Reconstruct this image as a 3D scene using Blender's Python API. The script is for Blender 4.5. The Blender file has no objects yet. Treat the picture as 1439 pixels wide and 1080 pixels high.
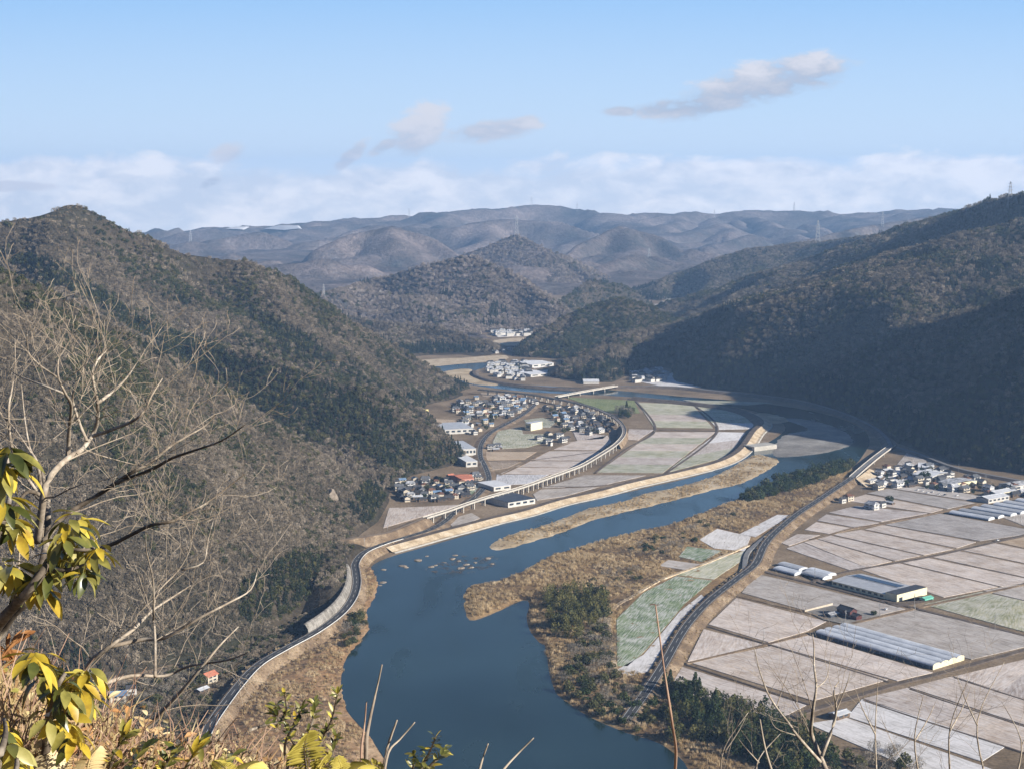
import bpy, math, random
import numpy as np
from mathutils import Vector, Matrix
R = math.radians
S = bpy.context.scene
COL = S.collection
rng = np.random.default_rng(7)
random.seed(7)

# ------------------------------------------------------------ camera
FOC, CX, CY, PITCH, H = 2160.0, 719.5, 540.0, R(7.25), 370.0   # focal length in photo pixels
cp, sp = math.cos(PITCH), math.sin(PITCH)
cam = bpy.data.cameras.new('camera')
cam.sensor_fit = 'HORIZONTAL'; cam.sensor_width = 36.0
cam.lens = 36.0 * FOC / 1439.0
cam.clip_start = 0.2; cam.clip_end = 60000
cam_o = bpy.data.objects.new('camera', cam); COL.objects.link(cam_o)
cam_o.location = (0, 0, H); cam_o.rotation_euler = (R(90) - PITCH, 0, 0)
S.camera = cam_o

# ------------------------------------------------------------ light, sky, exposure
SUN_EL, SUN_AZ = R(23.5), R(118)          # azimuth clockwise from +Y (view direction)
sd = Vector((math.cos(SUN_EL) * math.sin(SUN_AZ), math.cos(SUN_EL) * math.cos(SUN_AZ), math.sin(SUN_EL)))
sun = bpy.data.lights.new('sun', 'SUN'); sun.energy = 5.0; sun.angle = R(0.5); sun.color = (1.0, 0.93, 0.82)
sun_o = bpy.data.objects.new('sun', sun); COL.objects.link(sun_o)
sun_o.rotation_euler = sd.to_track_quat('Z', 'Y').to_euler(); sun_o.location = (300, -100, 900)
S.view_settings.view_transform = 'Standard'; S.view_settings.look = 'None'
S.view_settings.exposure = 1.0; S.view_settings.gamma = 1.0
HAZE_DENSITY = 5.7e-5
SKY_STRENGTH = 0.036
S.cycles.volume_bounces = 0
S.cycles.max_bounces = 6; S.cycles.diffuse_bounces = 2; S.cycles.glossy_bounces = 2
S.cycles.transparent_max_bounces = 8

W = bpy.data.worlds.new('World'); S.world = W; W.use_nodes = True
nt = W.node_tree; nt.nodes.clear()
class NT:
    """small helper to write node trees"""
    def __init__(s, t): s.t = t
    def n(s, typ, ins=None, **kw):
        nd = s.t.nodes.new(typ)
        for k, v in kw.items(): setattr(nd, k, v)
        for k, v in (ins or {}).items():
            if isinstance(v, bpy.types.NodeSocket): s.t.links.new(v, nd.inputs[k])
            else: nd.inputs[k].default_value = v
        return nd
    def m(s, op, a, b=0.0, c=0.0, clamp=False):
        return s.n('ShaderNodeMath', {0: a, 1: b, 2: c}, operation=op, use_clamp=clamp).outputs[0]
    def ramp(s, fac, stops, interp='LINEAR'):
        nd = s.n('ShaderNodeValToRGB', {'Fac': fac}); e = nd.color_ramp.elements
        nd.color_ramp.interpolation = interp
        while len(e) > 1: e.remove(e[-1])
        for i, (p, c) in enumerate(stops):
            q = e[0] if i == 0 else e.new(p)
            q.position = p; q.color = (c, c, c, 1) if isinstance(c, (int, float)) else (*c[:3], 1)
        return nd.outputs['Color']
    def mix(s, fac, a, b, mode='MIX'):
        nd = s.n('ShaderNodeMix', data_type='RGBA', blend_type=mode)
        for i, v in ((0, fac), (6, a), (7, b)):
            if isinstance(v, bpy.types.NodeSocket): s.t.links.new(v, nd.inputs[i])
            elif i == 0: nd.inputs[i].default_value = v
            else: nd.inputs[i].default_value = (*v[:3], 1)
        return nd.outputs[2]
    def noise(s, vec, scale, detail=3, rough=0.5, dist=0.0):
        return s.n('ShaderNodeTexNoise', {'Vector': vec, 'Scale': scale, 'Detail': detail, 'Roughness': rough, 'Distortion': dist}).outputs['Fac']
T = NT(nt)
sky = T.n('ShaderNodeTexSky', sky_type='NISHITA', sun_disc=False, sun_elevation=SUN_EL, sun_rotation=SUN_AZ,
          altitude=400, air_density=1.0, dust_density=0.6, ozone_density=1.5)
tc = T.n('ShaderNodeTexCoord').outputs['Generated']
sx = T.n('ShaderNodeSeparateXYZ', {0: tc})
yy = T.m('MAXIMUM', sx.outputs[1], 0.05)
az = T.m('DIVIDE', sx.outputs[0], yy); el = T.m('DIVIDE', sx.outputs[2], yy)
cv = T.n('ShaderNodeCombineXYZ', {0: T.m('MULTIPLY', az, 1.0), 1: T.m('MULTIPLY', el, 2.2), 2: 0.37}).outputs[0]
def blob(a0, e0, ra, re, tilt=0.0):
    da = T.m('SUBTRACT', az, a0); de = T.m('SUBTRACT', T.m('SUBTRACT', el, e0), T.m('MULTIPLY', da, tilt))
    q = T.m('ADD', T.m('POWER', T.m('DIVIDE', da, ra), 2.0), T.m('POWER', T.m('DIVIDE', de, re), 2.0))
    return T.m('SUBTRACT', 1.0, q)
def pxb(x, y, rx, ry, tilt=0.0): return blob((x - CX) / FOC, (265 - y) / FOC, rx / FOC, ry / FOC, tilt)
skc = T.mix(1.0, sky.outputs[0], (SKY_STRENGTH * 0.7, SKY_STRENGTH * 0.92, SKY_STRENGTH * 1.3), 'MULTIPLY')
low = T.ramp(T.m('MULTIPLY', el, 5.0), [(0.0, (0.41, 0.47, 0.55)), (0.25, (0.30, 0.395, 0.51)), (0.62, (0.175, 0.305, 0.49)), (1.0, (0.125, 0.215, 0.345))])
skc = T.mix(T.m('DIVIDE', T.m('SUBTRACT', 0.45, el), 0.3, clamp=True), skc, low)
wv = T.n('ShaderNodeVectorMath', {0: cv, 1: T.n('ShaderNodeVectorMath', {0: T.n('ShaderNodeTexNoise', {'Vector': cv, 'Scale': 30.0, 'Detail': 3.0}).outputs['Color'], 'Scale': 0.02}, operation='SCALE').outputs[0]}, operation='ADD').outputs[0]
n1 = T.noise(wv, 34.0, 7, 0.62); n2 = T.noise(wv, 13.0, 6, 0.6, 0.3)
blobs = [(1070, 118, 110, 30, 0.20), (1125, 103, 56, 25, 0.0), (1000, 142, 72, 22, 0.22), (940, 153, 60, 13, 0.1), (588, 184, 44, 33, 0.3), (545, 205, 24, 10, 0.4), (497, 218, 24, 12, 0.7), (690, 184, 66, 15, 0.12), (325, 217, 28, 14, 0.1), (20, 262, 56, 8, 0.0), (298, 257, 18, 8, 0.3), (870, 158, 30, 8, 0.0), (735, 175, 22, 10, 0.2)]
b = None
for q in blobs:
    q = T.m('MINIMUM', T.m('MAXIMUM', pxb(*q), -1.5), 0.75); b = q if b is None else T.n('ShaderNodeMath', {0: b, 1: q, 2: 0.35}, operation='SMOOTH_MAX').outputs[0]
dens = T.m('ADD', b, T.m('MULTIPLY', T.m('SUBTRACT', n1, 0.44), 4.2))
puffs = T.ramp(dens, [(0.0, 0.0), (0.35, 0.22), (0.8, 0.74), (1.0, 0.85)], 'EASE')
rise = T.m('DIVIDE', T.m('SUBTRACT', el, T.m('ADD', T.m('MULTIPLY', T.m('SUBTRACT', az, (1070 - CX) / FOC), 0.2), (265 - 124) / FOC)), 0.018)
puff_c = T.ramp(T.m('ADD', T.m('ADD', T.m('MULTIPLY', T.m('SUBTRACT', n1, 0.5), 2.0), 0.42), T.m('MULTIPLY', rise, 0.3)), [(0.15, (0.20, 0.225, 0.29)), (0.85, (0.42, 0.405, 0.425))])
edge = T.m('ADD', T.m('MULTIPLY', T.m('SUBTRACT', n2, 0.5), 0.055), 0.0205)
band = T.m('DIVIDE', T.m('SUBTRACT', edge, el), 0.008, clamp=True)
lump = T.ramp(T.m('ADD', T.m('MULTIPLY', T.m('SUBTRACT', n1, 0.5), 2.6), T.m('ADD', T.m('MULTIPLY', T.m('SUBTRACT', n2, 0.5), 2.2), 0.5)), [(0.15, 0.0), (0.85, 1.0)])
band_c = T.mix(lump, (0.43, 0.44, 0.475), (0.64, 0.605, 0.59))
band = T.m('MULTIPLY', band, T.ramp(n2, [(0.3, 0.72), (0.6, 0.95)]))
c1 = T.mix(band, skc, band_c); c2 = T.mix(puffs, c1, puff_c)
bg = T.n('ShaderNodeBackground', {'Color': c2, 'Strength': 1.0})
T.n('ShaderNodeOutputWorld', {'Surface': bg.outputs[0]})

# ------------------------------------------------------------ photograph pixel -> place
def ray(px, py):
    u = (px - CX) / FOC; v = (CY - py) / FOC
    return u, cp + v * sp, -sp + v * cp
def G(px, py, z=0.0):
    d = ray(px, py); t = (z - H) / d[2]
    return Vector((d[0] * t, d[1] * t, z))
def P(px, py, Y):
    d = ray(px, py); t = Y / d[1]
    return Vector((d[0] * t, Y, H + d[2] * t))

# ------------------------------------------------------------ materials
MATS = {}
def mat_base(name, rough=0.9, spec=0.2):
    m = bpy.data.materials.new(name); m.use_nodes = True; t = m.node_tree; t.nodes.clear()
    N = NT(t); bs = N.n('ShaderNodeBsdfPrincipled', {'Roughness': rough, 'Specular IOR Level': spec})
    N.n('ShaderNodeOutputMaterial', {'Surface': bs.outputs[0]})
    MATS[name] = m
    return m, N, bs
def setc(N, bs, sock): N.t.links.new(sock, bs.inputs['Base Color'])
def mat_noise(name, stops, scale=0.1, detail=5, rough=0.9, spec=0.2, coord='Object', bump=0.0, bscale=None, dist=0.0, fine=None, metal=0.0, rnd=0.0):
    """base colour from a noise ramp; fine=(scale, amount) multiplies a second, finer noise"""
    m, N, bs = mat_base(name, rough, spec)
    co = N.n('ShaderNodeTexCoord').outputs[coord]
    if coord == 'Position': co = N.n('ShaderNodeNewGeometry').outputs['Position']
    f = N.noise(co, scale, detail, 0.6, dist)
    c = N.ramp(f, stops)
    if fine:
        g = N.noise(co, fine[0], 3, 0.6)
        c = N.mix(1.0, c, N.ramp(g, [(0.25, 1 - fine[1]), (0.75, 1 + fine[1])]), 'MULTIPLY')
    if rnd:
        r = N.n('ShaderNodeObjectInfo').outputs['Random']
        c = N.mix(1.0, c, N.ramp(r, [(0.0, 1 - rnd), (1.0, 1 + rnd)]), 'MULTIPLY')
    setc(N, bs, c); bs.inputs['Metallic'].default_value = metal
    if bump:
        bn = N.n('ShaderNodeBump', {'Strength': bump, 'Height': N.noise(co, bscale or scale * 4, 4, 0.6)})
        N.t.links.new(bn.outputs[0], bs.inputs['Normal'])
    return m
def pos_coord(N): return N.n('ShaderNodeNewGeometry').outputs['Position']

# ------------------------------------------------------------ mesh helpers
class MB:
    def __init__(s): s.v = []; s.f = []; s.mi = []
    def add(s, vs, fs, mi=0):
        o = len(s.v); s.v += [tuple(v) for v in vs]
        for f in fs: s.f.append(tuple(i + o for i in f)); s.mi.append(mi)
    def box(s, x0, x1, y0, y1, z0, z1, mi=0):
        s.add([(x0, y0, z0), (x1, y0, z0), (x1, y1, z0), (x0, y1, z0), (x0, y0, z1), (x1, y0, z1), (x1, y1, z1), (x0, y1, z1)],
              [(0, 3, 2, 1), (4, 5, 6, 7), (0, 1, 5, 4), (1, 2, 6, 5), (2, 3, 7, 6), (3, 0, 4, 7)], mi)
    def tube(s, pts, rad, n=5, mi=0, cap=True):
        pts = [Vector(p) for p in pts]; o = len(s.v); k = len(pts)
        for i, p in enumerate(pts):
            d = (pts[min(i + 1, k - 1)] - pts[max(i - 1, 0)])
            if d.length < 1e-9: d = Vector((0, 0, 1))
            d.normalize(); a = d.cross(Vector((0.31, 0.17, 0.93)))
            if a.length < 1e-4: a = d.cross(Vector((1, 0, 0)))
            a.normalize(); b2 = d.cross(a)
            for j in range(n):
                w = 2 * math.pi * j / n
                s.v.append(tuple(p + (a * math.cos(w) + b2 * math.sin(w)) * rad[i]))
        for i in range(k - 1):
            for j in range(n):
                s.f.append((o + i * n + j, o + i * n + (j + 1) % n, o + (i + 1) * n + (j + 1) % n, o + (i + 1) * n + j)); s.mi.append(mi)
        if cap:
            s.f.append(tuple(o + j for j in range(n))[::-1]); s.mi.append(mi)
            s.f.append(tuple(o + (k - 1) * n + j for j in range(n))); s.mi.append(mi)
    def mesh(s, name, mats, smooth=False):
        me = bpy.data.meshes.new(name); me.from_pydata(s.v, [], s.f)
        for m in mats: me.materials.append(m)
        if len(mats) > 1: me.polygons.foreach_set('material_index', s.mi)
        if smooth: me.polygons.foreach_set('use_smooth', [True] * len(me.polygons))
        me.update(); return me
    def obj(s, name, mats, parent=None, smooth=False, **tags):
        if not isinstance(mats, (list, tuple)): mats = [mats]
        o = bpy.data.objects.new(name, s.mesh(name, mats, smooth)); COL.objects.link(o)
        if parent: o.parent = parent
        return tag(o, **tags)
def tag(o, label=None, cat=None, group=None, kind=None):
    if label: o['label'] = label
    if cat: o['category'] = cat
    if group: o['group'] = group
    if kind: o['kind'] = kind
    return o
def thing(name, label, cat, loc=(0, 0, 0), rz=0.0, group=None):
    o = bpy.data.objects.new(name, None); COL.objects.link(o); o.empty_display_size = 0.5
    o.location = loc; o.rotation_euler = (0, 0, rz)
    return tag(o, label, cat, group)
def grid_mesh(name, X, Y, Z, keep, m, smooth=True):
    ny, nx = X.shape
    q = keep[:-1, :-1] | keep[1:, :-1] | keep[:-1, 1:] | keep[1:, 1:]
    idx = np.arange(ny * nx).reshape(ny, nx)
    f = np.stack([idx[:-1, :-1][q], idx[:-1, 1:][q], idx[1:, 1:][q], idx[1:, :-1][q]], 1)
    used, inv = np.unique(f.ravel(), return_inverse=True)
    co = np.stack([X.ravel(), Y.ravel(), Z.ravel()], 1)[used]
    f = inv.reshape(-1, 4)
    me = bpy.data.meshes.new(name)
    me.vertices.add(len(co)); me.vertices.foreach_set('co', co.ravel().astype(np.float32))
    me.loops.add(f.size); me.loops.foreach_set('vertex_index', f.ravel().astype(np.int32))
    me.polygons.add(len(f)); me.polygons.foreach_set('loop_start', np.arange(0, f.size, 4, dtype=np.int32))
    me.polygons.foreach_set('loop_total', np.full(len(f), 4, dtype=np.int32))
    me.update(calc_edges=True)
    if smooth: me.polygons.foreach_set('use_smooth', np.ones(len(f), dtype=bool))
    me.materials.append(m)
    o = bpy.data.objects.new(name, me); COL.objects.link(o)
    return o

# ------------------------------------------------------------ numpy noise
_perm = rng.permutation(256); _perm = np.concatenate([_perm, _perm]); _gr = rng.uniform(-1, 1, (256, 2))
_gr /= np.linalg.norm(_gr, axis=1)[:, None]
def perlin(x, y):
    xi = np.floor(x).astype(int); yi = np.floor(y).astype(int); xf = x - xi; yf = y - yi; xi &= 255; yi &= 255
    u = xf ** 3 * (xf * (xf * 6 - 15) + 10); v = yf ** 3 * (yf * (yf * 6 - 15) + 10)
    def g(ix, iy, dx, dy):
        h = _gr[_perm[(_perm[ix & 255] + iy) & 255]]; return h[..., 0] * dx + h[..., 1] * dy
    a = g(xi, yi, xf, yf); b_ = g(xi + 1, yi, xf - 1, yf); c_ = g(xi, yi + 1, xf, yf - 1); d_ = g(xi + 1, yi + 1, xf - 1, yf - 1)
    return (a + u * (b_ - a)) + v * ((c_ + u * (d_ - c_)) - (a + u * (b_ - a)))
def fbm(x, y, lam, octs=4, gain=0.5):
    s = 0; a = 1.0
    for k in range(octs):
        s = s + a * perlin(x / lam + 17.3 * k, y / lam - 9.1 * k); lam /= 2.03; a *= gain
    return s
def ridged(x, y, lam, octs=3):
    s = 0; a = 1.0
    for k in range(octs):
        s = s + a * (1 - 2 * np.abs(perlin(x / lam + 31.7 * k, y / lam + 5.9 * k))); lam /= 2.1; a *= 0.5
    return s / 1.75

# ------------------------------------------------------------ terrain
VALLEY = [(-600, 1300), (-300, 1060), (-60, 1005), (60, 968), (180, 948), (270, 925), (330, 912), (395, 882), (440, 848), (474, 805), (484, 775),
          (505, 751), (530, 733), (546, 706), (550, 688), (575, 668), (610, 660), (656, 648), (650, 630), (630, 606), (604, 592), (588, 582),
          (600, 568), (640, 560), (664, 549), (652, 535), (630, 520), (590, 508), (640, 503), (692, 499), (714, 488), (690, 474), (678, 468), (752, 466),
          (738, 482), (720, 499), (722, 509), (760, 508), (795, 510), (772, 528), (800, 537), (860, 537), (888, 524), (925, 516), (944, 518),
          (948, 535), (990, 545), (1060, 552), (1130, 562), (1180, 578), (1225, 594), (1243, 606), (1262, 622), (1300, 636), (1345, 652), (1439, 666),
          (1600, 690), (2300, 760), (2600, 1300)]
FARV = [(915, 432), (922, 424), (950, 418), (975, 421), (962, 432), (945, 440), (925, 440)]
def poly_xy(pp): return np.array([G(*p)[:2] for p in pp])
VAL_XY = poly_xy(VALLEY); FAR_XY = poly_xy(FARV)
def inside(poly, x, y):
    r = np.zeros(x.shape, bool); n = len(poly)
    for i in range(n):
        x0, y0 = poly[i]; x1, y1 = poly[(i + 1) % n]
        c_ = (y0 > y) != (y1 > y)
        with np.errstate(divide='ignore', invalid='ignore'):
            r ^= c_ & (x < (x1 - x0) * (y - y0) / (y1 - y0) + x0)
    return r
def seg_d(x, y, a, b_):
    dx, dy = b_[0] - a[0], b_[1] - a[1]; L2 = dx * dx + dy * dy + 1e-9
    t = np.clip(((x - a[0]) * dx + (y - a[1]) * dy) / L2, 0, 1)
    return np.hypot(x - a[0] - t * dx, y - a[1] - t * dy), t, (dx * (y - a[1]) - dy * (x - a[0]))
def valley_d(x, y):
    """signed distance outside the flat valley floor"""
    best = np.full(x.shape, 1e9)
    for poly in (VAL_XY, FAR_XY):
        d = np.full(x.shape, 1e9)
        for i in range(len(poly)):
            d = np.minimum(d, seg_d(x, y, poly[i], poly[(i + 1) % len(poly)])[0])
        d[inside(poly, x, y)] *= -1
        best = np.minimum(best, d)
    return best
HILLS = {}
def smax(a, b_, k): 
    h = np.clip(0.5 + 0.5 * (a - b_) / k, 0, 1); return b_ + (a - b_) * h + k * h * (1 - h)
def hill(name, label, crest, res, m, spurs=(), back=0.55, front=0.34, margin=500, mback=250, gully=0.5, L=170, nz=(12, 110), seed=1, spur_slope=0.7, carve=None, branch=1, auto=True, cn=0.1):
    C = [P(*c_) for c_ in crest]
    C3 = np.array([list(v) for v in C])
    x0, x1 = C3[:, 0].min() - margin, C3[:, 0].max() + margin
    y0, y1 = C3[:, 1].min() - margin, C3[:, 1].max() + mback
    X, Y = np.meshgrid(np.arange(x0, x1, res), np.arange(y0, y1, res))
    def profile(x, y):
        df = valley_d(x, y)
        dc = np.full(x.shape, 1e9); zc = np.zeros(x.shape); side = np.zeros(x.shape)
        for a, b_ in zip(C3, C3[1:]):
            d, t, cr = seg_d(x, y, a, b_); w = d < dc
            dc[w] = d[w]; zc[w] = (a[2] + t * (b_[2] - a[2]))[w]; side[w] = cr[w]
        f = np.maximum(df, 0) / (np.maximum(df, 0) + dc + 1e-6)
        # crests are listed left to right: a positive cross product is the far side
        sd = np.sqrt(dc * dc + 4 * res * res) - 2 * res
        f = np.maximum(df, 0) / (np.maximum(df, 0) + sd + 1e-6)
        h_ = np.where(side > 0, np.minimum(zc * f, zc - back * sd), np.minimum(zc * f, zc - front * np.maximum(dc - 15, 0)))
        return h_, df, dc, zc
    def prof1(x, y):
        r = profile(np.array([x]), np.array([y])); return float(r[0][0]), float(r[3][0])
    base, df, dc, zc = profile(X, Y)
    f2 = np.clip(base / np.maximum(zc, 5), 0, 1)
    flank = base * (1 - gully * np.clip((1 - f2) / 0.1, 0, 1) * np.clip(f2 / 0.12, 0.3, 1) * (1.15 - 0.5 * f2))
    cd_, cl_ = carve or (nz[0] * 4.0, nz[1] * 2.4)
    qx = X + 0.35 * cl_ * fbm(X + 7 * seed, Y, cl_ * 1.3, 3); qy = Y + 0.35 * cl_ * fbm(X, Y + 11 * seed, cl_ * 1.3, 3)
    rg = np.clip(0.5 - 0.5 * ridged(qx, qy, cl_, 4), 0, 1)
    Z = flank - cd_ * rg * np.clip(dc / (0.22 * cl_), 0.0, 1) * np.clip(base / cd_, 0, 1)
    lr = random.Random(seed); segs = []
    def grow(x, y, turn, depth):
        z, zt = prof1(x, y); path = [(x, y, z)]; e = L * 0.12
        for k in range(14):
            gx = prof1(x + e, y)[0] - prof1(x - e, y)[0]; gy = prof1(x, y + e)[0] - prof1(x, y - e)[0]
            ln = math.hypot(gx, gy)
            if ln < 1e-4: break
            d = Matrix.Rotation(turn + lr.uniform(-0.35, 0.35), 2) @ Vector((-gx / ln, -gy / ln)); turn *= 0.75
            st = L * lr.uniform(0.25, 0.42); x += d.x * st; y += d.y * st
            z2 = prof1(x, y)[0]; z = min(z - 0.04 * st, z2 * lr.uniform(0.93, 1.0)); path.append((x, y, z))
            if depth < branch and k > 0 and lr.random() < 0.3: grow(x, y, lr.choice((-1, 1)) * lr.uniform(0.6, 1.1), depth + 1)
            if z < 0.06 * zt or z < 2: break
        segs.extend(zip(path, path[1:]))
    for s_ in spurs:
        q = [P(*c_) for c_ in s_]; segs += [(tuple(a), tuple(b_)) for a, b_ in zip(q, q[1:])]
        for a, b_ in zip(q, q[1:]):
            d2 = b_ - a
            if lr.random() < 0.75 and L:
                p = a + d2 * lr.uniform(0.2, 0.8); n_ = Vector((d2.y, -d2.x)).normalized() * lr.choice((-1, 1, 1)); path = [tuple(p)]
                for k in range(4):
                    st = L * lr.uniform(0.2, 0.35); n_ = Matrix.Rotation(lr.uniform(-0.3, 0.3), 2) @ n_
                    p = Vector((p.x + n_.x * st, p.y + n_.y * st, p.z - st * lr.uniform(0.3, 0.55)))
                    if p.z < 2: break
                    path.append(tuple(p))
                segs += list(zip(path, path[1:]))
    acc = lr.uniform(0.2, 0.6) * L if auto else 1e9
    for a, b_ in zip(C, C[1:]):
        d2 = (b_ - a); ln = d2.xy.length; t = acc
        while t < ln and auto:
            p = a + d2 * (t / ln); nrm = Vector((d2.y, -d2.x)).normalized() * (L * 0.1)
            grow(p.x + nrm.x, p.y + nrm.y, lr.uniform(-0.5, 0.5), 0)
            t += L * lr.uniform(0.7, 1.35)
        acc = t - ln
    wx = X + 0.3 * nz[1] * fbm(X + seed * 91, Y, nz[1] * 1.7, 3); wy = Y + 0.3 * nz[1] * fbm(X, Y - seed * 57, nz[1] * 1.7, 3)
    r0 = 0.12 * nz[1]
    for a, b_ in segs:
        d, t, _ = seg_d(wx, wy, a, b_)
        Z = smax(Z, a[2] + t * (b_[2] - a[2]) - spur_slope * (np.sqrt(d * d + r0 ** 2) - r0) * (0.75 + 0.35 * rg), 0.02 * nz[1])
    Z = np.minimum(Z, 0.95 * np.maximum(df, 0) + np.where(df < 0, df * 0.6, 0))
    amp = np.clip(Z / 60.0, 0, 1) * np.clip(dc / 60.0, cn, 1)
    Z = Z + nz[0] * amp * (0.7 * ridged(X + 13 * seed, Y, nz[1]) + 0.6 * fbm(X, Y + seed * 7, nz[1] * 2.2, 3)) - 0.3 * nz[0] * amp
    Z = np.where(df < 0, np.minimum(Z, df * 0.6), Z)
    o = grid_mesh(name, X, Y, np.maximum(Z, -14), Z > -6, m)
    tag(o, label, None, kind='structure')
    HILLS[name] = (X, Y, Z, res)
    return o

m, N, bs = mat_base('forest_floor', 1.0, 0.05)
pc = pos_coord(N)
c = N.ramp(N.noise(pc, 0.006, 5, 0.6), [(0.3, (0.030, 0.030, 0.020)), (0.55, (0.055, 0.045, 0.033)), (0.75, (0.075, 0.06, 0.045))])
c = N.mix(1.0, c, N.ramp(N.noise(pc, 0.11, 5, 0.7), [(0.3, 0.45), (0.7, 1.5)]), 'MULTIPLY'); setc(N, bs, c)
bn = N.n('ShaderNodeBump', {'Strength': 1.0, 'Distance': 4.0, 'Height': N.noise(pc, 0.13, 4, 0.7)}); N.t.links.new(bn.outputs[0], bs.inputs['Normal'])

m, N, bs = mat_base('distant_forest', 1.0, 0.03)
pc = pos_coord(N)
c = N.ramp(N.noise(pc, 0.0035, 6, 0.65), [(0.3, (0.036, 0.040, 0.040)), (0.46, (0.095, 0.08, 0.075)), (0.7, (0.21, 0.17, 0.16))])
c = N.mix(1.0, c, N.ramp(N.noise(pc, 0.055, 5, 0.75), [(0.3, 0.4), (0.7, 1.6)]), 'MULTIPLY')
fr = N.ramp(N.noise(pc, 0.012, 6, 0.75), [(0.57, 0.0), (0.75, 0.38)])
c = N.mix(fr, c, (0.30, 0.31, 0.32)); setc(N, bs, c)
bn = N.n('ShaderNodeBump', {'Strength': 1.0, 'Distance': 9.0, 'Height': N.noise(pc, 0.06, 4, 0.7)}); N.t.links.new(bn.outputs[0], bs.inputs['Normal'])

FFm, DFm = MATS['forest_floor'], MATS['distant_forest']
hill('near_hill', 'wooded slope falling to the riverside road, behind the bare trees',
     [(-420, 250, 1180), (-160, 310, 1340), (0, 378, 1480), (75, 412, 1530), (150, 450, 1580), (250, 508, 1660), (330, 556, 1730), (420, 618, 1800), (500, 662, 1850), (546, 690, 1872)],
     5, FFm, margin=330, mback=160, L=170, nz=(9, 60), gully=0.35, seed=3, front=0.1)
hill('mountain', 'brown wooded mountain with a pointed peak rising behind the near slope',
     [(-700, 350, 2250), (-300, 320, 2300), (-120, 305, 2350), (0, 312, 2400), (60, 303, 2420), (88, 290, 2440), (103, 287, 2450), (120, 292, 2460), (150, 308, 2480), (190, 330, 2500), (260, 357, 2540),
      (300, 362, 2560), (345, 366, 2580), (400, 393, 2620), (450, 420, 2680), (520, 468, 2740), (590, 520, 2790), (640, 547, 2830), (664, 556, 2840)],
     8, FFm, spurs=[[(60, 340, 2420), (100, 400, 2380), (215, 482, 2250), (300, 490, 2150), (370, 502, 2105), (420, 520, 2080), (480, 546, 2065), (540, 575, 2060), (600, 610, 2065), (640, 635, 2070), (660, 652, 2070)],
                    [(345, 366, 2580), (390, 440, 2500), (460, 510, 2450), (560, 560, 2440), (592, 582, 2440)],
                    [(190, 330, 2500), (240, 420, 2420), (330, 470, 2340), (420, 505, 2310)]],
     margin=520, mback=200, L=330, gully=0.9, nz=(14, 100), seed=5, front=0.2)
hill('low_hill', 'low brown wooded hill across the river from the beige flat',
     [(400, 430, 3800), (470, 445, 3750), (505, 448, 3700), (560, 455, 3650), (620, 459, 3600), (680, 480, 3550), (702, 493, 3480)], 9, FFm, margin=350, mback=200, L=150, nz=(8, 90), seed=8, front=0.05)
hill('round_hill', 'dark round wooded hill in the middle of the valley',
     [(716, 499, 3420), (750, 470, 3480), (800, 440, 3550), (840, 424, 3590), (870, 419, 3600), (900, 424, 3630), (930, 437, 3650), (985, 466, 3600), (1012, 490, 3500)], 8, FFm, margin=350, mback=200, L=150, nz=(10, 90), seed=9, front=0.1)
hill('knoll', 'small wooded knoll beside the riverside houses, in front of the round hill',
     [(770, 532, 3005), (800, 503, 3060), (850, 481, 3120), (890, 478, 3150), (930, 497, 3150), (946, 520, 3100)], 7, FFm, margin=200, mback=150, L=100, nz=(6, 70), seed=10, front=0.1)
hill('side_mountain', 'long mountain of wooded spurs half in shadow beyond the farm plain',
     [(1130, 346, 5450), (1154, 341, 5400), (1219, 332, 4900), (1294, 320, 4300), (1344, 299, 4000), (1389, 282, 3600), (1439, 271, 3300), (1500, 300, 3100), (1560, 350, 2900), (1640, 400, 2680), (1740, 370, 2450), (1850, 275, 2250), (1960, 240, 2100), (2350, 300, 1850)],  # crest right of frame is unseen, shaped to pass sun and cast shadow
     10, FFm, spurs=[[(1500, 296, 3090), (1439, 313, 3050), (1364, 330, 3040), (1289, 364, 3040), (1209, 385, 3060), (1149, 400, 3080), (1080, 427, 3100), (1019, 451, 3120), (956, 506, 3090)],
                    [(1185, 392, 3070), (1165, 450, 2900), (1152, 500, 2750), (1148, 547, 2620)], [(1340, 342, 3040), (1325, 400, 2850), (1290, 450, 2720)], [(1080, 427, 3100), (1060, 480, 2960), (1040, 530, 2860)],
                    [(1294, 320, 4200), (1219, 346, 4150), (1119, 394, 4050), (1029, 440, 3950), (1000, 454, 3880)], [(1250, 335, 4180), (1190, 400, 3850), (1150, 430, 3650)], [(1150, 380, 4080), (1090, 430, 3850), (1060, 452, 3700)],
                    [(1154, 341, 5400), (1069, 352, 5350), (1039, 384, 5200), (999, 410, 5100), (952, 440, 5000)], [(1160, 345, 5300), (1110, 390, 4900), (1070, 420, 4700)],
                    [(1344, 299, 3950), (1290, 345, 3640), (1230, 380, 3480)],
                    [(1640, 420, 2670), (1500, 450, 2590), (1400, 470, 2550), (1320, 482, 2510), (1270, 525, 2440), (1235, 594, 2385)],
                    [(1960, 245, 2100), (1850, 285, 2140), (1750, 335, 2120), (1600, 425, 2090), (1480, 500, 2060), (1400, 570, 2030), (1330, 634, 1990)]],  # unseen upper part of this spur raised to shade the valley floor
     margin=900, mback=350, L=0, nz=(20, 170), seed=12, front=0.62, auto=False, gully=0.93, carve=(26, 330), spur_slope=0.44)
hill('dark_hill', 'dark small hill behind the round hill, above the far village', [(690, 476, 4050), (760, 442, 4400), (830, 393, 4700), (880, 400, 4800), (934, 432, 4950)], 14, FFm, margin=450, mback=250, L=420, nz=(12, 150), seed=13, front=0.30, gully=0.85, spur_slope=0.68, branch=1)
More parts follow.
